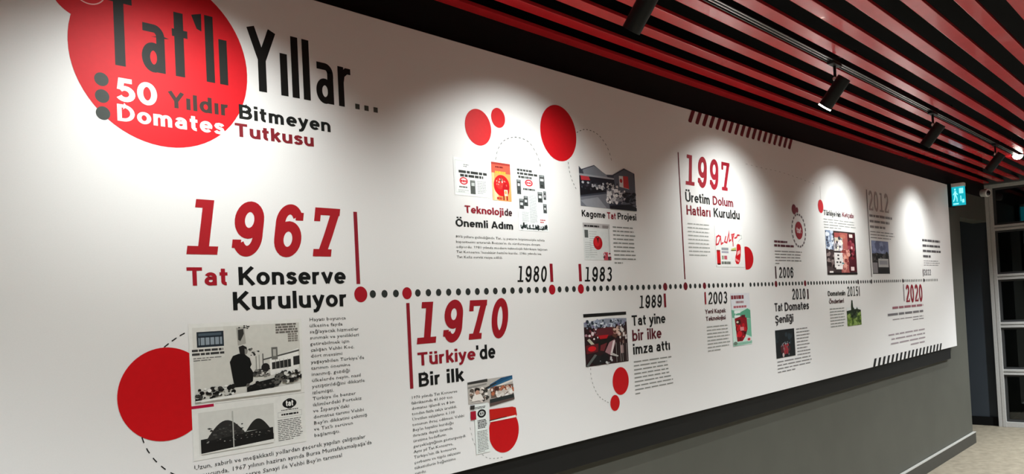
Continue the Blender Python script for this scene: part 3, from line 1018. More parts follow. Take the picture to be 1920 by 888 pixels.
# ---- 1983
disc('red_circle', uv(21.98, 13.80), 2.48 * U, '#cb0f1a')
dash('dashed_arc', [(1.1780, 2.3612), (1.2396, 2.3830), (1.3168, 2.3773), (1.3741, 2.3472), (1.4110, 2.3037), (1.4305, 2.2515)], .06 * U, '#4b4c48', n=13, on=.45)
dash('dashed_arc', [(1.1087, 2.2256), (1.1146, 2.1859), (1.1296, 2.1469), (1.1599, 2.1050)], .06 * U, '#4b4c48', n=7, on=.5)
p = Pic('printed_photograph', (1.1798, 2.1868), (1.6138, 2.2525), (1.5987, 2.0456), (1.1815, 2.0370), None)
p.g([(.0, .02), (.04, .09), (.26, -.06), (.46, .14), (.58, .12), (.80, -.10), (1, .0), (1, 1), (0, 1)], '#3d404a')
p.g([(.06, .10), (.26, -.04), (.47, .14), (.5, .24), (.08, .22)], '#82868e')
p.g([(.0, .2), (.64, .2), (.64, .24), (.0, .25)], '#a2a5ab')
p.g([(.0, .25), (.66, .24), (.66, .52), (.0, .62)], '#23242c')
p.g([(.60, .14), (.80, -.06), (.98, .0), (1.0, .55), (.62, .5)], '#585c66')
p.g([(.02, .25), (.16, .25), (.18, .34), (.03, .36)], '#c4363f')
p.g([(.70, .12), (.87, .10), (.88, .44), (.70, .40)], '#d9d3d0')
p.g([(.775, .11), (.87, .10), (.88, .43), (.775, .41)], '#c03a3c')
p.e(.735, .24, .025, .055, '#b03034')
p.g([(.0, .78), (.48, .62), (.5, 1), (0, 1)], '#74767e')
p.g([(.0, .86), (.3, .74), (.45, 1.0), (.1, 1.0)], '#93959b')
p.g([(.0, .52), (.42, .46), (.45, .58), (.0, .74)], '#17181d')
p.speck(.02, .38, .46, .56, 40, ['#6a6c74', '#1b1c22', '#b9bac0', '#3a3b44'], .01, .022, 91, 1.6)
p.speck(.28, .44, .42, .54, 14, ['#c9c6c6', '#8d8f96'], .012, .022, 92, 1.6)
p.speck(.46, .34, .66, .5, 26, ['#a9a4a2', '#2a2b31', '#d3cdca'], .012, .022, 93, 1.6)
p.speck(.46, .5, .80, .84, 110, ['#e2dfdf', '#c7c4c6', '#8d8b90', '#efedec', '#55565e'], .014, .03, 94, 1.7)
p.speck(.74, .55, .98, .9, 40, ['#35363f', '#5c5e66', '#1d1e24'], .02, .05, 95)
p.g([(.5, .93), (.86, .84), (1, .92), (1, 1), (.5, 1)], '#1c1d23')
p.done()
lettering('heading_lettering', 'Kagome', (1.1843, 1.9958), (1.3560, 1.9945), (1.1867, 2.0246), BLK, t=.18, space=.07)
lettering('heading_lettering', 'Tat', (1.3694, 1.9940), (1.4374, 1.9945), (1.3720, 2.0240), '#8e1c2a', t=.18, space=.06)
lettering('heading_lettering', 'Projesi', (1.4512, 1.9946), (1.6026, 1.9979), (1.4539, 2.0245), BLK, t=.18, space=.06)
p = Pic('printed_document', (1.1863, 1.9668), (1.3884, 1.9703), (1.3815, 1.8049), (1.1871, 1.8072), '#dadcd9')
p.r(0, 0, 1, .13, '#b9b4b2')
p.l(.05, .05, .6, .11, 1, '#1d1d1c', 101, fill=.8, last=1)
p.r(.72, .04, .95, .12, '#8a8482')
p.r(.93, .1, .97, .98, '#c3c4c1')
p.r(.05, .19, .18, .40, '#5a5d5b')
p.l(.22, .2, .5, .95, 12, '#b9bcb9', 102, fill=.35)
p.l(.05, .5, .28, .95, 8, '#b9bcb9', 103, fill=.35)
p.e(.52, .53, .17, .19, '#b0101a')
p.e(.49, .50, .11, .13, '#d4222a')
p.g([(.45, .36), (.52, .40), (.58, .37), (.55, .44), (.53, .56), (.50, .44)], '#3a1412')
p.r(.72, .78, .88, 1.0, '#c04a58')
p.r(.88, .90, 1.0, 1.0, '#3d2b30')
p.speck(.72, .8, .98, .98, 10, ['#e8c9cd', '#a03040', '#5b2a33'], .02, .04, 104)
p.done()
_P = Print('body_text')
fine_lines(_P, (1.4080, 1.8847)[0], (1.5967, 1.8898)[0], (1.4076, 1.9677)[1], (1.4069, 1.7856)[1], 10, '#868783', 105, fill=.3, last=.35, ragged=.15)
_P.done()
numerals('year_digit', '1983', (1.1869, 1.7425)[0] - .05 * U, (1.3749, 1.7421)[0] + .2 * U, ((1.1843, 1.7112)[1] + (1.3682, 1.7120)[1]) / 2, ((1.2122, 1.7728)[1] + (1.3779, 1.7760)[1]) / 2, BLK, weight=.28, gap=.34, shear=.14, serif=.11)
bar('year_bar', (1.1496, 1.7876), (1.1545, 1.7126), .38 * U, '#8f1826')

# ---- 1989
p = Pic('printed_photograph', (1.1587, 1.5682), (1.4755, 1.5723), (1.4803, 1.3419), (1.1579, 1.3421), None)
p.r(0, 0, 1, .062, '#151514')
p.g([(0, .16), (.5, .11), (1, .13), (1, .28), (0, .3)], '#8d93a0')
p.g([(.0, .25), (.5, .27), (1.0, .2), (1, 1), (0, 1)], '#2b1719')
p.speck(0, .15, .95, .28, 90, ['#c9d0db', '#5b6472', '#e2e6ea', '#2c343e', '#98a0b3', '#7d7592'], .012, .035, 111)
p.g([(.12, .31), (.62, .28), (.78, .42), (.40, .48), (.15, .42)], '#5c2127')
p.g([(.30, .43), (.54, .43), (.5, .5), (.34, .5)], '#b3131b')
p.g([(.22, .54), (.66, .48), (.6, .58), (.3, .62)], '#16130f')
p.speck(.02, .3, .3, .5, 24, ['#a7828a', '#351a1e', '#e3d3d3', '#71343c', '#151010'], .015, .035, 112)
p.g([(.05, .50), (.1, .47), (.22, .6), (.16, .62)], '#bcb9a4')
p.g([(.01, .6), (.3, .58), (.28, .74), (.02, .76)], '#611a1f')
p.e(.15, .67, .09, .05, '#d4141c')
p.g([(.35, .62), (.5, .58), (.42, .74), (.33, .72)], '#6b272b')
p.g([(.55, .58), (.68, .53), (.70, .60), (.58, .84), (.44, .76)], '#a0767a')
p.g([(.64, .56), (.69, .55), (.60, .84), (.56, .83)], '#e2d3d0')
p.speck(.66, .3, .82, .48, 20, ['#a4756a', '#d8b8a8', '#5c3a2e', '#8a5a3c'], .02, .045, 113)
p.speck(.78, .3, .98, .6, 30, ['#4a2f28', '#d9cfc9', '#1c1311', '#83695f'], .012, .03, 114, 1.6)
p.r(.80, .66, .88, .82, '#b08f8c')
for i in range(6):
    p.r(.70 + i * .05, .6 + .03 * (i % 2), .715 + i * .05, .98, ['#7d7a74', '#3a342f', '#8f8782'][i % 3])
p.e(.27, .90, .14, .09, '#1b1b1c')
p.e(.42, .88, .10, .09, '#151516')
p.g([(.0, .98), (.2, .78), (.25, .80), (.05, 1.0)], '#5d615e')
p.g([(.56, .78), (.63, .8), (.75, .86), (.73, .88), (.6, .84)], '#bfb9b2')
p.speck(.3, .85, .6, .98, 12, ['#8d8d90', '#2a2a2c', '#c2c0be'], .01, .025, 115)
p.done()
numerals('year_digit', '1989', (1.6185, 1.6118)[0] - .55 * U, (1.7704, 1.6112)[0] + .30 * U, ((1.6003, 1.5799)[1] + (1.7676, 1.5831)[1]) / 2, ((1.6166, 1.6393)[1] + (1.7815, 1.6418)[1]) / 2, BLK, weight=.28, gap=.34, shear=.14, serif=.11)
bar('year_bar', (1.8113, 1.6466), (1.8177, 1.5788), .38 * U, '#7d1826')
lettering('heading_lettering', 'Tat yine', (1.5187, 1.5021), (1.8083, 1.5018), (1.5232, 1.5506), BLK, t=.17, space=.06)
lettering('heading_lettering', 'bir ilke', (1.5165, 1.4318), (1.7654, 1.4299), (1.5213, 1.4835), '#5d1c26', t=.17, space=.06)
lettering('heading_lettering', 'imza attı', (1.5181, 1.3697), (1.8376, 1.3667), (1.5226, 1.4180), BLK, t=.17, space=.06)
_P = Print('body_text')
_a, _b, _c, _d = (1.5215, 1.3435), (1.8489, 1.3302), (1.5148, 1.1768), (1.8364, 1.2066)
fine_lines(_P, (_a[0] + _c[0]) / 2, _b[0], _a[1], _c[1], 9, '#8c8d88', 121, fill=.28, last=.12, ragged=.15)
_P.done()
disc('red_circle', uv(29.34, -8.80), 1.30 * U, '#c40812')
disc('red_circle', (1.3558, 1.1644), .74 * U, '#c40812')
dash('dashed_arc', [(1.1902, 1.3352), (1.1918, 1.2944), (1.2097, 1.2472), (1.2475, 1.2020), (1.3179, 1.1674)], .055 * U, '#6a6b66', n=11, on=.4)

# ---- 1997
bar('year_bar', (2.0143, 2.3687), (2.0138, 1.7158), .19 * U, '#6e1824')
numerals('year_digit', '1997', (2.1065, 2.2820)[0] - .55 * U, (2.5240, 2.2884)[0] + .55 * U, ((2.1017, 2.2049)[1] + (2.5052, 2.2093)[1]) / 2, ((2.1234, 2.3623)[1] + (2.5336, 2.3718)[1]) / 2, '#9a1a2a', weight=.32, gap=.38, shear=.12, serif=.12)
lettering('heading_lettering', 'Üretim', (2.0607, 2.1169), (2.3167, 2.1191), (2.0660, 2.1680), '#262827', t=.17, space=.07)
lettering('heading_lettering', 'Dolum', (2.3456, 2.1164), (2.5814, 2.1216), (2.3511, 2.1654), '#7c1c28', t=.17, space=.07)
lettering('heading_lettering', 'Hatları', (2.0654, 2.0500), (2.3146, 2.0506), (2.0706, 2.1001), '#7c1c28', t=.17, space=.07)
lettering('heading_lettering', 'Kuruldu', (2.3493, 2.0505), (2.6480, 2.0552), (2.3549, 2.1004), '#262827', t=.17, space=.07)
_P = Print('body_text')
fine_lines(_P, (2.0684, 1.9201)[0], (2.2991, 1.9271)[0], (2.0750, 2.0147)[1], (2.0674, 1.8312)[1], 9, '#a6a8a3', 131, fill=.28, last=.8)
_P.done()
p = Pic('printed_advertisement', (2.3577, 2.0049), (2.6816, 2.0225), (2.6642, 1.7811), (2.3394, 1.7795), '#eeeeea')
_script = [[(.02, .50), (.05, .30), (.13, .26), (.19, .30), (.10, .46), (.03, .48)], [(.19, .26), (.20, .46), (.28, .42)],
           [(.38, .26), (.32, .40), (.40, .42), (.48, .22), (.50, .14), (.49, .38), (.56, .34)], [(.58, .20), (.60, .36), (.68, .20), (.60, .22)], [(.62, .2), (.62, .5)], [(.68, .3), (.76, .28), (.80, .22), (.88, .22)]]
for st in _script:
    p.stroke([p.q(*q) for q in st], .20 * U, '#cf2a36')
p.stroke([p.q(*q) for q in ((.80, .23), (.94, .22), (.95, .30), (.88, .32), (.82, .38))], .035 * U, '#3b3330')
p.r(.03, .62, .15, .93, '#cf1019')
p.r(.03, .60, .15, .64, '#8f2a2a')
p.e(.09, .93, .06, .02, '#5a1214')
p.r(.20, .54, .44, .60, '#9a9da2'); p.r(.20, .62, .44, .67, '#aaa7b2')
p.r(.20, .73, .26, .82, '#8d9a7c'); p.r(.28, .73, .38, .82, '#c25a68')
p.l(.18, .86, .5, .94, 1, '#6d7068', 141, fill=.8, last=1)
p.g([(.54, .56), (.72, .52), (.72, .6), (.56, .62)], '#c9cc7a')
p.g([(.53, .59), (.72, .585), (.72, .605), (.53, .61)], '#2b2c24')
p.g([(.75, .46), (.80, .43), (.88, .45), (.90, .52), (.88, .7), (.84, .86), (.78, .93), (.70, .92), (.66, .84), (.68, .74), (.72, .66), (.74, .56)], '#d0121c')
p.g([(.76, .62), (.86, .58), (.86, .66), (.74, .72)], '#f0b7b4')
p.g([(.68, .78), (.82, .84), (.80, .88), (.67, .84)], '#ef8f90')
p.done()
_P = Print('red_circle')
_k0 = (2.6790, 1.8337)
_ct = (2.7054, 1.8333)
_pts = []
for i in range(25):
    t = math.radians(-104 + 208 * i / 24)
    _pts.append((_ct[0] + math.cos(t) * ((2.7885, 1.8344)[0] - _ct[0]), _ct[1] + math.sin(t) * ((2.7213, 1.9000)[1] - (2.7051, 1.7667)[1]) / 2))
_P.face(_pts, '#c00a16')
_P.done()
dash('dashed_arc', [(2.7603, 2.3841), (2.9806, 2.3805), (3.2173, 2.3801), (3.4783, 2.3662), (3.7775, 2.3454)], .04 * U, '#8e8a86', n=16, on=.35)

# hatch marks at the upper and lower edges
for i in range(18):
    x = 45.3 + i * 1.504
    _P = Print('hatch_mark')
    _P.face([(a * U, (b + FZ) * U) for a, b in ((x - .75, 17.95), (x - .25, 17.95), (x - .12, 18.1), (x + .72, 19.36), (x - .02, 19.36), (x - .85, 18.1))], '#6a1a22')
    _P.done()
for i in range(18):
    x = 98.0 + i * 2.145
    _P = Print('hatch_mark')
    _P.face([(a * U, (b + FZ) * U) for a, b in ((x - .9, -13.44), (x + .1, -13.44), (x + .95, -12.2), (x - .05, -12.2))], '#141414')
    _P.done()

# ---- 2003
bar('year_bar', (2.2049, 1.6471), (2.2129, 1.5819), .30 * U, '#8f1826')
numerals('year_digit', '2003', (2.2457, 1.6143)[0] - .1 * U, (2.4478, 1.6121)[0], ((2.2395, 1.5811)[1] + (2.4308, 1.5827)[1]) / 2, ((2.2527, 1.6436)[1] + (2.4419, 1.6440)[1]) / 2, '#1b1b1b', weight=.26, gap=.3, shear=.08, serif=.09)
lettering('heading_lettering', 'Yeni Kapak', (2.1999, 1.5327), (2.4221, 1.5308), (2.2024, 1.5555), '#5a3438', t=.17, space=.06)
lettering('heading_lettering', 'Teknolojisi', (2.2008, 1.4946), (2.4177, 1.4927), (2.2033, 1.5173), '#5a3438', t=.17, space=.06)
_P = Print('body_text')
fine_lines(_P, (2.2074, 1.4053)[0], (2.4565, 1.3901)[0], (2.2082, 1.4701)[1], (2.2138, 1.3254)[1], 8, '#9a9c97', 151, fill=.28, last=.55, ragged=.1)
_P.done()
p = Pic('printed_poster', (2.4953, 1.6337), (2.7087, 1.6324), (2.7149, 1.3372), (2.4779, 1.3411), '#dfe0e4')
p.r(0, .3, 1, 1, '#cfe8dc')
p.l(.02, .03, .68, .12, 1, '#7e3038', 161, fill=.8, last=1)
p.l(.25, .14, .66, .20, 1, '#9a7076', 162, fill=.7, last=1)
p.l(.12, .23, .80, .29, 1, '#b0626c', 163, fill=.7, last=1)
p.g([(.0, .31), (.2, .33), (.18, .47), (.02, .46)], '#6fae92')
p.g([(.2, .4), (.5, .36), (.85, .30), (1, .34), (1, .5), (.3, .46)], '#5aa483')
p.r(.14, .33, .46, .38, '#eef4f0'); p.r(.14, .42, .44, .46, '#eef4f0')
p.g([(.78, .5), (1, .5), (1, .86), (.7, .8)], '#74b89a')
p.g([(.14, .48), (.5, .44), (.78, .48), (.80, .7), (.66, .84), (.5, .92), (.22, .92), (.18, .7)], '#8c0f1c')
p.g([(.2, .52), (.42, .5), (.46, .58), (.26, .6)], '#3a1a14')
p.e(.28, .55, .06, .02, '#d7cdb9')
p.speck(.2, .6, .7, .88, 14, ['#c2141f', '#6b0c14', '#e2323c', '#4a0a0e'], .04, .09, 164, .5)
p.r(.40, .65, .60, .72, '#e08a8c')
p.e(.36, .78, .12, .06, '#d31a26')
p.r(.5, .42, .7, .47, '#5c161c')
p.g([(.0, .94), (1, .93), (1, .98), (0, 1.0)], '#8fbfa8')
p.e(.84, .90, .13, .04, '#e9cfd0'); p.e(.84, .90, .07, .025, '#c0202c')
p.e(.12, .95, .1, .035, '#6e7d6f')
p.done()

# ---- 2006
bar('year_bar', (3.0757, 1.7877), (3.0771, 1.7126), .33 * U, '#3a1a20')
numerals('year_digit', '2006', (3.1233, 1.7518)[0], (3.3290, 1.7518)[0], ((3.1299, 1.7156)[1] + (3.3246, 1.7196)[1]) / 2, ((3.1385, 1.7814)[1] + (3.3332, 1.7823)[1]) / 2, '#1b1b1b', weight=.28, gap=.3, shear=.06, serif=.1)
disc('red_circle', (3.3955, 2.1553), .68 * U, '#7c2430')
disc('red_circle', (3.4412, 2.1533), .38 * U, '#7c2430')
_lg = (3.4527, 2.0215)
disc('round_emblem', _lg, 1.20 * U, '#9a1c28')
lettering('emblem_lettering', 'tat', (_lg[0] - .75 * U, _lg[1] - .35 * U), (_lg[0] + .75 * U, _lg[1] - .35 * U), (_lg[0], _lg[1] + .45 * U), '#e9dcda', t=.2)
_P = Print('dashed_arc')
for i in range(20):
    _P.ring(_lg, 2.05 * U, 2.3 * U, '#6a6064', 2, i * 18, i * 18 + 11)
_P.done()
_P = Print('heading_lettering')
fine_lines(_P, (3.0788, 1.9392)[0], (3.2647, 1.9445)[0], (3.0803, 1.9511)[1], (3.0777, 1.9304)[1], 1, '#5a2a32', 171, fill=.62, last=1)
fine_lines(_P, (3.0759, 1.9171)[0], (3.3585, 1.9242)[0], (3.0806, 1.9275)[1], (3.0777, 1.9053)[1], 1, '#5a2a32', 172, fill=.62, last=1)
_P.done()
_P = Print('body_text')
fine_lines(_P, (3.0793, 1.8656)[0], (3.4920, 1.8728)[0], (3.0825, 1.8907)[1], (3.0736, 1.7964)[1], 5, '#7a7674', 173, fill=.27, last=.14, ragged=.1)
_P.done()

# ---- 2009 ketchup block
disc('red_circle', (3.8330, 2.2015), .95 * U, '#c4202a')
bar('fine_line', (3.8472, 2.3401), (3.8379, 2.2487), .05 * U, '#9a9692')
lettering('heading_lettering', 'Türkiye\'nin', (3.8762, 2.1421), (4.1909, 2.1484), (3.8816, 2.1788), '#3f3f40', t=.16, space=.05)
lettering('heading_lettering', 'Ketçabı', (4.2181, 2.1472), (4.4399, 2.1506), (4.2237, 2.1830), '#7c3c48', t=.16, space=.05)
_P = Print('body_text')
fine_lines(_P, (3.8711, 2.0939)[0], (4.4914, 2.1227)[0], (3.8761, 2.1272)[1], (3.8734, 2.0527)[1], 4, '#9c9e9a', 181, fill=.27, last=.5, ragged=.1)
_P.done()
p = Pic('printed_photograph', (3.8786, 2.0422), (4.4360, 2.0442), (4.4531, 1.7347), (3.8912, 1.7360), '#3c302f')
p.g([(0, 0), (.22, .0), (.24, .44), (.0, .42)], '#8e9cb4')
p.speck(.0, .02, .24, .42, 30, ['#c3cee0', '#5c6880', '#e2e6ee', '#3c4254'], .02, .06, 191)
p.r(.0, .5, .24, .94, '#4a3c3c')
p.speck(.0, .5, .24, .92, 24, ['#6d5a58', '#2c2020', '#8d7c78'], .03, .06, 192)
p.r(.28, .04, .80, .30, '#9c4b48')
p.r(.46, .03, .74, .96, '#a95a54')
p.r(.72, .04, 1.0, .94, '#4e1620')
p.r(.78, .05, .90, .13, '#e9dcd4')
p.r(.96, .08, 1.0, .5, '#241c1c')
p.speck(.74, .2, .96, .6, 20, ['#7a1f2c', '#2c0c12', '#9c4450'], .03, .07, 193)
p.r(.82, .34, .88, .40, '#e6b8b8')
p.e(.56, .12, .09, .05, '#b8705e')
p.r(.28, .15, .54, .26, '#cfc4b0')
p.r(.24, .28, .54, .46, '#b9b4b8')
p.speck(.26, .16, .52, .46, 30, ['#e6e0e4', '#7d7a80', '#3f3c42', '#f2ecd8'], .02, .045, 194)
p.r(.24, .50, .56, .84, '#e2dcd8')
for a, b in ((.34, .54), (.34, .62), (.30, .70), (.4, .70), (.34, .78)):
    p.r(a, b, a + .06, b + .035, '#2a2424')
p.r(.48, .72, .58, .76, '#5c8c90')
p.r(.28, .80, .54, .88, '#f2ece8')
p.e(.64, .60, .08, .05, '#d0806a')
p.speck(.54, .44, .74, .92, 26, ['#c47a70', '#8c3c38', '#e0a090'], .03, .07, 195)
p.r(.78, .82, .90, .91, '#efd6d4')
p.r(.06, .92, .18, .96, '#efe6e0')
p.r(.0, .96, 1, 1, '#171212')
p.done()

# ---- 2012 block
bar('fine_line', (4.7521, 2.3874), (4.7389, 1.7164), .30 * U, '#6f6a6a')
numerals('year_digit', '2012', (4.7773, 2.2945)[0], (5.2358, 2.3129)[0], ((4.7818, 2.2279)[1] + (5.1972, 2.2343)[1]) / 2, ((4.8012, 2.3800)[1] + (5.2345, 2.3834)[1]) / 2, '#b0a6a5', weight=.26, gap=.3, shear=.02, serif=.1)
_P = Print('heading_lettering')
fine_lines(_P, (4.7738, 2.1440)[0], (5.3089, 2.1694)[0], (4.7853, 2.2114)[1], (4.7761, 2.0829)[1], 3, '#8a8585', 201, fill=.42, last=.65, ragged=.2)
_P.done()
_P = Print('body_text')
fine_lines(_P, (4.7726, 2.0438)[0], (5.3617, 2.0646)[0], (4.7783, 2.0774)[1], (4.7729, 2.0083)[1], 3, '#8a8686', 202, fill=.27, last=.8)
_P.done()
p = Pic('printed_photograph', (4.7799, 1.9940), (5.1724, 1.9997), (5.1675, 1.7412), (4.7838, 1.7384), '#5b5c68')
p.r(0, 0, 1, .38, '#747c9c')
p.speck(.0, .0, 1, .3, 16, ['#8e97b8', '#666d8c'], .08, .16, 211)
p.g([(0, .4), (.5, .38), (1, .44), (1, 1), (0, 1)], '#2a2828')
p.speck(.0, .4, .95, .56, 26, ['#151414', '#4c4848', '#6c6664'], .04, .09, 212)
p.r(.34, .54, .94, .80, '#b9b8b6')
p.r(.40, .60, .88, .72, '#96959a')
p.r(.0, .66, .28, .98, '#8a8486')
p.r(.3, .86, .95, .98, '#121010')
p.done()

# ---- last block at the right end
_P = Print('heading_lettering')
fine_lines(_P, (6.0893, 2.0130)[0], (6.6547, 2.0284)[0], (6.0993, 2.0623)[1], (6.0776, 1.8712)[1], 4, '#5a5658', 221, fill=.42, last=.4, ragged=.1)
_P.done()
_P = Print('body_text')
fine_lines(_P, (6.0954, 1.8328)[0], (6.5898, 1.8370)[0], (6.1017, 1.8638)[1], (6.0987, 1.8071)[1], 3, '#8d898c', 222, fill=.27, last=.9)
_P.done()
numerals('year_digit', '2022', (6.0816, 1.7564)[0], (6.2910, 1.7565)[0], (6.1707, 1.7253)[1], (6.1810, 1.7757)[1], '#6a666a', weight=.26, gap=.3, shear=0, serif=.1)
bar('year_bar', (6.0628, 1.7802), (6.0572, 1.7137), .35 * U, '#6a5a60')

# ---- 2010
bar('year_bar', (3.5356, 1.6422), (3.5378, 1.5770), .40 * U, '#3a1a20')
numerals('year_digit', '2010', (3.2944, 1.6118)[0], (3.4966, 1.6092)[0], ((3.2882, 1.5794)[1] + (3.4811, 1.5799)[1]) / 2, ((3.3025, 1.6451)[1] + (3.4941, 1.6452)[1]) / 2, '#1b1b1b', weight=.28, gap=.3, shear=.04, serif=.1)
lettering('heading_lettering', 'Tat', (3.0303, 1.5138), (3.1429, 1.5127), (3.0369, 1.5646), '#2e2a2c', t=.17, space=.05)
lettering('heading_lettering', 'Domates', (3.1722, 1.5131), (3.5397, 1.5094), (3.1791, 1.5650), '#2e2a2c', t=.17, space=.05)
lettering('heading_lettering', 'Şenliği', (3.0291, 1.4411), (3.2908, 1.4407), (3.0353, 1.4889), '#2e2a2c', t=.17, space=.05)
p = Pic('printed_photograph', (3.0190, 1.4016), (3.2936, 1.3960), (3.2901, 1.2261), (3.0216, 1.2309), '#161a1c')
p.speck(.05, .05, .95, .5, 20, ['#1d2428', '#12181a', '#28343a'], .06, .14, 231)
p.e(.48, .70, .24, .2, '#3a2a2c')
p.speck(.25, .55, .72, .92, 36, ['#8a5a5e', '#c9b2ae', '#4a1f24', '#6a6a6c', '#a03038'], .025, .055, 232, 1.6)
p.g([(.44, .62), (.54, .6), (.56, .84), (.46, .86)], '#8f2830')
p.speck(.3, .45, .7, .56, 8, ['#6f7c84', '#aab4b8'], .015, .03, 233)
p.done()
_P = Print('body_text')
fine_lines(_P, (3.3214, 1.3223)[0], (3.5381, 1.3087)[0], (3.3269, 1.4018)[1], (3.3272, 1.2194)[1], 9, '#7f7c7c', 241, fill=.27, last=.9, ragged=.3)
fine_lines(_P, (3.0272, 1.2102)[0], (3.5345, 1.1758)[0], (3.0249, 1.2176)[1], (3.0207, 1.1346)[1], 4, '#7f7c7c', 242, fill=.27, last=.5, ragged=.08)
_P.done()

# ---- 2015
numerals('year_digit', '2015', (4.2260, 1.6158)[0], (4.4403, 1.6139)[0], ((4.2300, 1.5795)[1] + (4.4422, 1.5785)[1]) / 2, ((4.2359, 1.6474)[1] + (4.4535, 1.6473)[1]) / 2, '#3c3e3c', weight=.26, gap=.3, shear=.02, serif=.1)
bar('year_bar', (4.4689, 1.6470), (4.4624, 1.5762), .30 * U, '#5a5052')
lettering('heading_lettering', 'Domatesin', (3.8696, 1.5876), (4.1878, 1.5877), (3.8748, 1.6220), '#303230', t=.17, space=.05)
lettering('heading_lettering', 'Önderleri', (3.8839, 1.5354), (4.1507, 1.5347), (3.8883, 1.5647), '#4a2c30', t=.17, space=.05)
_P = Print('body_text')
fine_lines(_P, (3.8864, 1.4488)[0], (4.1640, 1.4374)[0], (3.8977, 1.5090)[1], (3.8784, 1.3663)[1], 7, '#8d908c', 251, fill=.27, last=.85)
_P.done()
p = Pic('printed_photograph', (4.1995, 1.4945), (4.4800, 1.4945), (4.4637, 1.3645), (4.1913, 1.3661), '#5f7a2e')
p.r(0, -.02, 1, .16, '#e4e8e6')
p.g([(.0, .16), (.3, .12), (.32, -.1), (.36, -.42), (.44, -.42), (.46, -.05), (.55, .1), (.68, .08), (.72, -.04), (.78, .1), (1, .16), (1, .3), (0, .32)], '#20301a')
p.speck(.02, .3, .98, .96, 60, ['#7a9440', '#4c6624', '#90a85c', '#3c5420'], .05, .11, 261)
p.g([(.38, .15), (.5, .1), (.66, .14), (.66, .56), (.36, .52)], '#1c2a18')
p.speck(.34, .2, .7, .55, 14, ['#16200f', '#34482a'], .05, .1, 262)
p.done()

# ---- 2020
bar('year_bar', (5.4991, 1.6514), (5.4853, 1.5094), .45 * U, '#9a8f92')
numerals('year_digit', '2020', (5.5445, 1.5767)[0], (5.9982, 1.5712)[0], ((5.5403, 1.5026)[1] + (5.9686, 1.4974)[1]) / 2, ((5.5668, 1.6411)[1] + (5.9975, 1.6403)[1]) / 2, '#8c1c2c', weight=.3, gap=.26, shear=.02, serif=.1)
_P = Print('heading_lettering')
fine_lines(_P, (5.1815, 1.4668)[0], (5.9974, 1.4399)[0], (5.1848, 1.4850)[1], (5.1801, 1.4424)[1], 1, '#98606a', 271, fill=.42, last=1)
fine_lines(_P, (5.0600, 1.4156)[0], (5.9899, 1.3846)[0], (5.0690, 1.4323)[1], (5.0674, 1.3903)[1], 1, '#757173', 272, fill=.42, last=1)
_P.done()
_P = Print('body_text')
fine_lines(_P, (5.1497, 1.3767)[0], (5.9919, 1.3401)[0], (5.1505, 1.3807)[1], (5.1485, 1.3362)[1], 2, '#8d8688', 273, fill=.27, last=.36, right=True)
fine_lines(_P, (5.0294, 1.2123)[0], (6.0013, 1.1507)[0], (5.1119, 1.2695)[1], (5.1039, 1.1251)[1], 4, '#a3969a', 274, fill=.3, last=.42, ragged=.12, right=True)
_P.done()

# ------------------------------------------------------------ red ceiling slats
ORD = ['first', 'second', 'third', 'fourth', 'fifth', 'sixth', 'seventh', 'eighth', 'ninth', 'tenth', 'eleventh', 'twelfth', 'thirteenth', 'fourteenth', 'fifteenth', 'sixteenth']
SLAT_W, SLAT_P, SLAT_H = 1.24, 3.09, 0.32
_bm = bmesh.new()
add_box(_bm, Vector((XL * U, -SLAT_W * U / 2, 0)), Vector(((XE - 2.4) * U, SLAT_W * U / 2, SLAT_H * U)), 0.0025)
slat0 = bm_obj('red_slat', _bm, M_SLAT)
for i in range(16):
    o = slat0 if i == 0 else slat0.copy()
    if i:
        col.objects.link(o)
    o.location = W(0, 0.28 - i * SLAT_P, ZS)
    tag(o, 'long red lacquered slat overhead, the %s one counted out from the mural wall' % ORD[i], 'slat', 'red slats hung under the black ceiling')

# ------------------------------------------------------------ lighting track and spotlights
YT = -13.55
trk = empty('lighting_track', W(60, YT, ZS - .1), 'long black lighting track running between the red ceiling slats', 'lighting track')
_bm = bmesh.new()
x0, x1 = XL + 4, 138.6
for y0, y1, z0, z1 in ((-.42, -.30, -.16, .6), (.30, .42, -.16, .6), (-.30, .30, .45, .6), (-.06, .06, -.12, .45)):
    add_box(_bm, W(x0, YT + y0, ZS + z0), W(x1, YT + y1, ZS + z1), 0.0008)
bm_obj('track_body', _bm, M_TRACK, trk)
for y in (-.17, .17):
    box('conductor_strip', W(x0, YT + y - .045, ZS - .08), W(x1, YT + y + .045, ZS + .0), M_CHROME, trk)
_x = x0 + 11.4
while _x < x1:
    _bm = bmesh.new()
    add_box(_bm, W(_x - .3, YT - 2.2, ZS + .33), W(_x + .3, YT + 1.7, ZS + .62))
    bm_obj('bracket', _bm, M_TRACK, trk)
    _x += 36


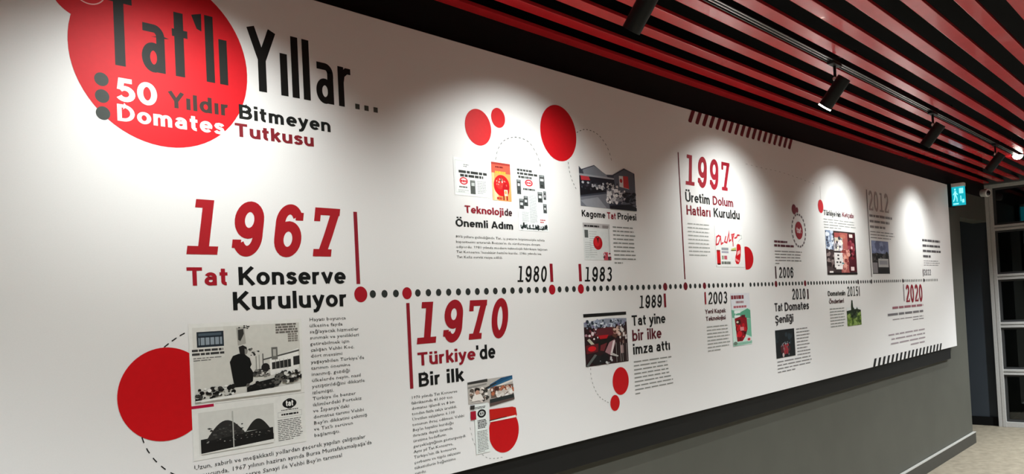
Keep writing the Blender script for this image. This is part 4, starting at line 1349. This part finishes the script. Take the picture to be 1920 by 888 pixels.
def spotlight(X, label, aim=(0.0, 0.643, -0.766), power=SPOT_W, lens=M_LENS, rim=False, angle=SPOT_ANGLE):
    t = empty('track_spotlight', W(X, YT, ZS - .2), label, 'spotlight', 'black spotlights on the lighting track')
    bm = bmesh.new()
    add_box(bm, W(X - 1.3, YT - .36, ZS - .42), W(X + .9, YT + .36, ZS - .16), 0.002)
    bm_obj('track_adapter', bm, M_SPOT, t)
    bm = bmesh.new()
    add_lathe(bm, [(.15 * U, 0), (.15 * U, -1.35 * U)], Matrix.Translation(W(X, YT + .1, ZS - .35)), 14)
    bm_obj('stem', bm, M_SPOT, t, 40)
    a = Vector(aim).normalized()
    side = Vector((1, 0, 0)) if abs(a.x) < .5 else Vector((0, 1, 0))
    rot = a.to_track_quat('Z', 'Y').to_matrix().to_4x4()
    piv = W(X, YT + .1, ZS - 1.75)
    up = (Vector((0, 0, 1)) - a * a.z).normalized()
    top = piv - up * (.78 * U) - a * (.55 * U)
    bm = bmesh.new()
    add_lathe(bm, [(.16 * U, -.2 * U), (.24 * U, -.1 * U), (.24 * U, .1 * U), (.16 * U, .2 * U)], Matrix.Translation(piv) @ Matrix.Rotation(PI / 2, 4, 'Y'), 16)
    bm_obj('knuckle', bm, M_CHROME, t, 40)
    L = 3.35 * U
    r = .70 * U
    T = Matrix.Translation(top) @ rot
    bm = bmesh.new()
    add_lathe(bm, [(.0005, 0), (r * .9, 0), (r, .06 * U), (r, L), (r * .9, L), (r * .82, L - .35 * U), (.0005, L - .35 * U)], T, 40, cap=False)
    bm_obj('housing', bm, M_SPOT, t, 35)
    bm = bmesh.new()
    if rim:
        add_lathe(bm, [(r * .8, L - .33 * U), (r * 1.0, L + .002), (r * 1.0, L + .14 * U), (r * .7, L + .16 * U), (.0005, L + .16 * U)], T, 40, cap=False)
    else:
        add_lathe(bm, [(.0005, L - .33 * U), (r * .78, L - .33 * U), (r * .7, L - .22 * U), (.0005, L - .18 * U)], T, 32, cap=False)
    bm_obj('lens', bm, lens, t, 40)
    ld = bpy.data.lights.new('spot_lamp', 'SPOT')
    ld.energy = power
    ld.color = SPOT_COLOR
    ld.spot_size = angle
    ld.spot_blend = SPOT_BLEND
    ld.shadow_soft_size = .010
    lo = bpy.data.objects.new('spot_lamp', ld)
    col.objects.link(lo)
    lo.parent = t
    lo.matrix_parent_inverse = Matrix.Translation(t.location).inverted()
    lo.matrix_basis = Matrix.Translation(top + a * (L + .3 * U)) @ (-(Matrix.Rotation(-BEAM_DROP, 3, 'X') @ a if abs(a.x) < .1 else a)).to_track_quat('Z', 'Y').to_matrix().to_4x4()
    return t


SPX = [-44.0, -11.5, 15.8, 51.4, 86.3, 122.6]
spotlight(SPX[0], 'black cylinder spotlight at the near end of the track, out past the title')
spotlight(SPX[1], 'black cylinder spotlight over the big red title circle')
spotlight(SPX[2], 'largest black cylinder spotlight at the top, over the 1980 pictures')
spotlight(SPX[3], 'black cylinder spotlight with a white lit rim over the 1997 heading', rim=True)
spotlight(SPX[4], 'black cylinder spotlight on a short stem between the lit-rim one and the last one')
spotlight(SPX[5], 'black cylinder spotlight nearest the exit sign, aimed at the far end of the panel')
gl = empty('track_downlight', W(140.4, YT, ZS), 'glaring white lamp at the far end of the lighting track', 'downlight')
_bm = bmesh.new()
add_lathe(_bm, [(.0005, .6 * U), (.9 * U, .6 * U), (1.0 * U, .5 * U), (1.0 * U, -.1 * U), (.85 * U, -.1 * U), (.85 * U, .0), (.0005, .0)], Matrix.Translation(W(140.4, YT, ZS)), 36, cap=False)
bm_obj('housing', _bm, M_SPOT, gl, 40)
_bm = bmesh.new()
add_lathe(_bm, [(.84 * U, -.02 * U), (.82 * U, -.3 * U), (.6 * U, -.62 * U), (.3 * U, -.78 * U), (.0005, -.82 * U)], Matrix.Translation(W(140.4, YT, ZS)), 32, cap=False)
bm_obj('diffuser', _bm, M_GLARE, gl, 60)
_ld = bpy.data.lights.new('downlight_lamp', 'SPOT')
_ld.energy = GLARE_W
_ld.spot_size = math.radians(150)
_ld.spot_blend = 1.0
_ld.shadow_soft_size = .03
_lo = bpy.data.objects.new('downlight_lamp', _ld)
col.objects.link(_lo)
_lo.parent = gl
_lo.location = (0, 0, -1.1 * U)

# ------------------------------------------------------------ exit sign by the doorway
sign = empty('exit_sign', W(149, 1, 15.2), 'glowing turquoise exit sign jutting from the wall beside the mural', 'exit sign')
box('mounting_box', W(148.6, 1.0, 15.0), W(151.2, -.05, 19.9), mat('dark_teal_plastic', '#0b2226', 0.35), sign, 0.004)
box('top_rail', W(148.7, -.05, 19.0), W(150.2, -2.4, 19.75), M_WHITEPL, sign, 0.004)
box('sign_face', W(149.0, -.05, 15.2), W(149.6, -2.42, 19.05), emis('turquoise_lit_acrylic', '#0f9fae', 0.75), sign, 0.003)
M_PICT = emis('pale_lit_print', '#8fe4e6', 0.8)
_V, _F = [], []


def spoly(pts):
    b = len(_V)
    for y, z in pts:
        _V.append(W(148.96, -.05 - y * 2.37, 15.2 + z * 3.85))
    _F.append(list(range(b, b + len(pts))))


for pts in ([(.22, .80), (.32, .80), (.32, .90), (.22, .90)], [(.2, .52), (.34, .54), (.36, .76), (.2, .76)], [(.34, .68), (.48, .60), (.46, .55), (.34, .62)], [(.2, .7), (.08, .58), (.12, .55), (.2, .62)],
            [(.2, .54), (.28, .54), (.24, .34), (.12, .2), (.07, .24), (.17, .37)], [(.27, .54), (.35, .54), (.42, .38), (.42, .2), (.36, .2), (.35, .36)],
            [(.58, .62), (.9, .62), (.9, .9), (.58, .9)], [(.66, .2), (.72, .2), (.72, .5), (.66, .5)], [(.78, .12), (.94, .12), (.94, .3), (.78, .3)], [(.08, .05), (.5, .05), (.5, .12), (.08, .12)]):
    spoly(pts)
mesh('pictogram', _V, _F, M_PICT, sign)

# ------------------------------------------------------------ small camera above the doorway's far corner
cctv = empty('security_camera', W(177.0, 1.0, 20.0), 'small white security camera with black lens, high beside the glass partition', 'security camera')
_bm = bmesh.new()
add_lathe(_bm, [(.0005, 0), (.75 * U, 0), (.75 * U, .2 * U), (.4 * U, .35 * U), (.0005, .35 * U)], Matrix.Translation(W(177.0, 1.0, 20.0)) @ Matrix.Rotation(PI / 2, 4, 'X'), 28, cap=False)
bm_obj('wall_plate', _bm, M_WHITEPL, cctv, 40)
_ax = Vector((-.42, -.90, -.12)).normalized()
_T = Matrix.Translation(W(177.0, .62, 20.0)) @ _ax.to_track_quat('Z', 'Y').to_matrix().to_4x4()
_bm = bmesh.new()
add_lathe(_bm, [(.0005, -.1 * U), (.6 * U, 0), (.90 * U, .3 * U), (.92 * U, 1.75 * U), (.72 * U, 1.9 * U), (.58 * U, 1.8 * U), (.0005, 1.8 * U)], _T, 32, cap=False)
bm_obj('housing', _bm, M_WHITEPL, cctv, 50)
_bm = bmesh.new()
add_lathe(_bm, [(.57 * U, 1.79 * U), (.52 * U, 1.98 * U), (.34 * U, 2.1 * U), (.0005, 2.14 * U)], _T, 28, cap=False)
bm_obj('lens', _bm, M_BLKPL, cctv, 60)

# ------------------------------------------------------------ unseen fill lamps added over the other half of the corridor
for k, (X, Y) in enumerate(((-30, -36), (16, -36), (62, -36), (108, -36), (163, -37))):
    d = empty('fill_downlight', W(X, Y, ZS), ['added round fill lamp behind the viewer, nearest the title end', 'added round fill lamp over the far side, opposite the 1980 pictures', 'added round fill lamp over the far side, opposite the 1997 heading', 'added round fill lamp over the far side, opposite the end of the timeline', 'added round fill lamp close in front of the glass partition'][k], 'downlight', 'added fill lamps over the far side of the corridor')
    bm = bmesh.new()
    add_lathe(bm, [(1.4 * U, .5 * U), (1.6 * U, -.3 * U), (1.35 * U, -.4 * U), (1.3 * U, .0), (.0005, .0)], Matrix.Translation(W(X, Y, ZS)), 32, cap=False)
    add_lathe(bm, [(.12 * U, 0), (.12 * U, (ZP - ZS) * U)], Matrix.Translation(W(X, Y, ZS)), 10)
    bm_obj('housing', bm, M_SPOT, d, 40)
    bm = bmesh.new()
    add_lathe(bm, [(.0005, -.05 * U), (1.28 * U, -.05 * U), (1.28 * U, -.02 * U)], Matrix.Translation(W(X, Y, ZS)), 32, cap=False)
    bm_obj('diffuser', bm, emis('fill_lamp_diffuser', '#f4f6ff', 6.0), d)
    ld = bpy.data.lights.new('downlight_lamp', 'SPOT')
    ld.energy = FILL_W * (1.25, 1.0, 1.0, 1.0, 1.8)[k]
    ld.spot_size = math.radians(122 if k < 4 else 140)
    ld.spot_blend = 1.0
    ld.shadow_soft_size = .06
    ld.color = (.90, .96, 1.0)
    lo = bpy.data.objects.new('downlight_lamp', ld)
    col.objects.link(lo)
    lo.parent = d
    lo.location = (0, 0, -.45 * U)
